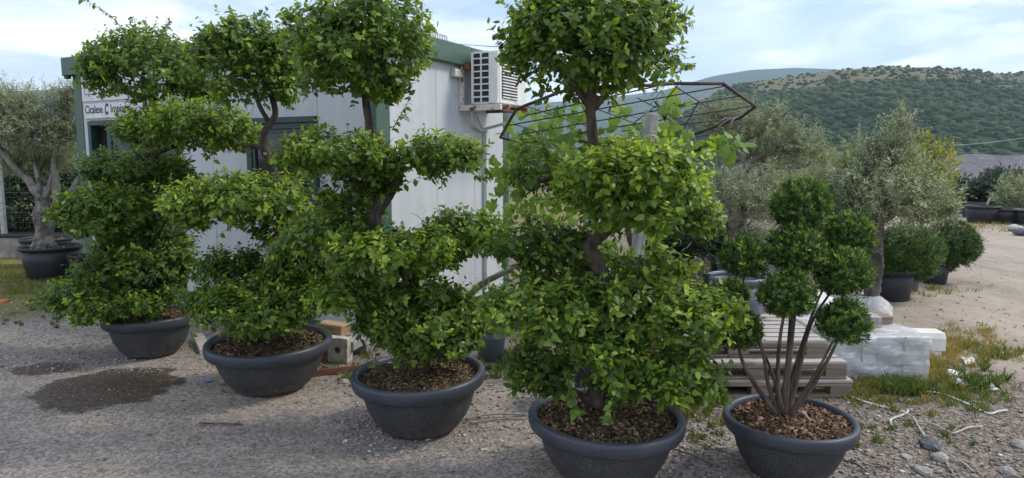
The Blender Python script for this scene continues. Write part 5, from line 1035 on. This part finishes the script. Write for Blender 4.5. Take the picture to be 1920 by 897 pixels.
# loose gravel
def scatter(n, rg, fn, smin, smax, name, label, mat, tone_c=.5, tone_s=.22, flat=.6):
    P = fn(n, rg); n = len(P); s_ = smin + (smax - smin) * rg.random(n) ** 3.2
    T = np.array([[1, 0, 0], [-1, 0, 0], [0, 1, 0], [0, -1, 0], [0, 0, 1], [0, 0, -1]], float); Fo = np.array([[0, 2, 4], [2, 1, 4], [1, 3, 4], [3, 0, 4], [2, 0, 5], [1, 2, 5], [3, 1, 5], [0, 3, 5]])
    a = rg.uniform(0, 6.28, n); c_, q_ = np.cos(a), np.sin(a); Tm = T[None] * rg.uniform(.6, 1.25, (n, 6, 1)) + rg.normal(0, .16, (n, 6, 3)); Tm[:, :, 2] *= flat
    X = Tm[:, :, 0] * c_[:, None] - Tm[:, :, 1] * q_[:, None]; Yy = Tm[:, :, 0] * q_[:, None] + Tm[:, :, 1] * c_[:, None]; V = np.stack([X, Yy, Tm[:, :, 2]], 2) * s_[:, None, None] + P[:, None]; V[:, :, 2] += (s_ * .25)[:, None]
    return tag(link(name, trimesh(name, V.reshape(-1, 3), (Fo[None] + (np.arange(n) * 6)[:, None, None]).reshape(-1, 3), np.repeat(np.clip(rg.normal(tone_c, tone_s, n), 0, 1), 6)), mat), label, 'gravel', kind='stuff')
def view_pts(x0, x1, y0, y1):
    def fn(n, rg):
        px = rg.uniform(x0, x1, n); py = rg.uniform(y0, y1, n); return np.array([G(a, b) for a, b in zip(px, py)])
    return fn
scatter(11000, np.random.default_rng(1), view_pts(-150, 1500, 560, 960), .002, .009, 'gravel', 'fine pale gravel strewn over the yard', 'stone_mix', .52)
scatter(6500, np.random.default_rng(2), view_pts(-150, 560, 555, 700), .003, .015, 'gravel', 'coarser grey gravel around the left planters', 'stone_mix', .55)
scatter(9000, np.random.default_rng(3), view_pts(1230, 2050, 730, 980), .003, .017, 'gravel', 'pebbly brown soil at the lower right', 'stone_mix', .36, .24)
scatter(2600, np.random.default_rng(4), view_pts(640, 1350, 690, 860), .003, .02, 'gravel', 'stones along the strip between the planters and the cabin', 'stone_mix', .55)
scatter(900, np.random.default_rng(6), view_pts(1640, 2000, 470, 720), .004, .02, 'gravel', 'scattered stones on the sandy track', 'stone_mix', .45)
def litter():
    rg = np.random.default_rng(44); spots = [(281, 640, 130, 60), (506, 720, 160, 50), (788, 790, 180, 60), (1135, 850, 220, 60), (1480, 860, 170, 50), (700, 700, 300, 50), (400, 800, 500, 90)]; P = []
    for px, py, rx, ry in spots:
        for _ in range(34): P.append(G(px + rg.normal(0, rx * .6), max(600, py + rg.normal(0, ry * .5))) + np.array([0, 0, .006]))
    P = np.array(P); n = len(P); d = unit(rg.normal(0, 1, (n, 3)) * np.array([1, 1, .15])); nn = np.array([0, 0, 1.]) + rg.normal(0, .25, (n, 3)); nn = unit(nn - d * (nn * d).sum(1, keepdims=True))
    V, F, t = leaf_arrays(P, d, nn, rg.uniform(.018, .042, n), rg.uniform(.3, 1, n), KIND['main']); tag(link('fallen_leaves', trimesh('fallen_leaves', V, F, t), 'leaf_fallen'), 'dry fallen leaves scattered on the gravel round the planters', 'leaves', kind='stuff')
leafmat('leaf_fallen', [(0, (.05, .05, .02)), (.5, (.14, .09, .045)), (1, (.26, .19, .09))], .7, .1)
litter()
# grass
def grass(label, spots, seed):
    rg = np.random.default_rng(seed); Ps = []; H_ = []; Tn = []
    for px, py, rx, ry, n, h, tn in spots:
        a = rg.normal(0, .5, (n, 2)); nt_ = max(4, n // 24); cl = rg.normal(0, .5, (nt_, 2)); a = cl[rg.integers(nt_, size=n)] + rg.normal(0, .07, (n, 2))
        for u, v in a: Ps.append(G(px + u * rx, max(380, py + v * ry)))
        H_.append(h * rg.uniform(.35, 1.3, n)); Tn.append(np.clip(rg.normal(tn, .2, n), 0, 1))
    P = np.array(Ps); H_ = np.concatenate(H_); Tn = np.concatenate(Tn); n = len(P); lean = rg.normal(0, .42, (n, 3)); lean[:, 2] = 1; d = unit(lean); s_ = unit(np.cross(d, rg.normal(0, 1, (n, 3)))); w = (H_ * .035 + .0012)[:, None]
    mid = P + d * (H_ * .55)[:, None]; tip = P + d * H_[:, None] + rg.normal(0, .25, (n, 3)) * H_[:, None] * np.array([1, 1, .3]); V = np.stack([P + s_ * w, P - s_ * w, mid + s_ * w * .8, mid - s_ * w * .8, tip], 1).reshape(-1, 3)
    F = np.array([[0, 1, 3], [0, 3, 2], [2, 3, 4]]); return tag(link('grass', trimesh('grass', V, (F[None] + (np.arange(n) * 5)[:, None, None]).reshape(-1, 3), np.repeat(Tn, 5)), 'grass_blade'), label, 'grass', kind='stuff')
grass('yellow-green grass round the wrapped stack and along the track', [(1630, 725, 110, 22, 1900, .055, .6), (1600, 705, 70, 14, 1300, .06, .85), (1760, 690, 60, 40, 2000, .06, .88), (1800, 650, 90, 34, 2000, .055, .86), (1850, 668, 60, 26, 700, .06, .45), (1760, 735, 120, 30, 1100, .045, .5), (1840, 752, 80, 26, 600, .05, .4), (1700, 735, 60, 12, 1100, .09, .3), (1820, 720, 60, 22, 700, .09, .3), (1620, 740, 90, 26, 900, .05, .5), (1650, 812, 70, 30, 260, .04, .3), (1610, 835, 30, 16, 160, .05, .3), (1790, 830, 40, 20, 120, .04, .3), (1760, 460, 60, 30, 300, .12, .5), (1740, 545, 90, 14, 500, .07, .6), (1880, 425, 120, 10, 900, .10, .75)], 5)
grass('mossy yellow grass strip in front of the low wall at the left', [(60, 520, 150, 26, 4200, .05, .62), (20, 545, 120, 22, 1800, .04, .5), (130, 545, 90, 22, 1500, .05, .4), (-20, 500, 140, 26, 2000, .05, .7), (75, 572, 40, 10, 260, .05, .25), (105, 603, 30, 8, 160, .05, .25), (25, 610, 36, 10, 120, .04, .3), (190, 540, 60, 26, 700, .07, .35)], 6)
grass('weeds in the strip between the planters', [(930, 680, 60, 26, 900, .07, .35), (1310, 770, 50, 36, 900, .07, .55), (690, 690, 60, 26, 600, .05, .5), (660, 700, 60, 16, 500, .05, .45), (960, 710, 60, 20, 500, .05, .4), (1300, 505, 110, 16, 900, .10, .6), (1280, 490, 120, 10, 600, .1, .6), (1330, 830, 60, 30, 160, .04, .4), (470, 735, 60, 12, 60, .04, .4), (1030, 700, 70, 26, 400, .06, .4)], 7)

# ================================================================== AIR
hz = box('haze', -5400, 5400, -5300, 5300, -22, 560, 'black_plastic'); hz.data.materials.clear()
m = bpy.data.materials.new('haze_air'); m.use_nodes = True; nt = m.node_tree; nt.nodes.clear(); MATS['haze_air'] = m
ho = nt.nodes.new('ShaderNodeOutputMaterial'); pv = nt.nodes.new('ShaderNodeVolumePrincipled'); pv.inputs['Color'].default_value = (.66, .84, 1.0, 1); pv.inputs['Density'].default_value = .00016; pv.inputs['Anisotropy'].default_value = 0.1
nt.links.new(pv.outputs[0], ho.inputs['Volume']); hz.data.materials.append(m); tag(hz, 'thin blue-white haze in the valley air', 'haze', kind='stuff')
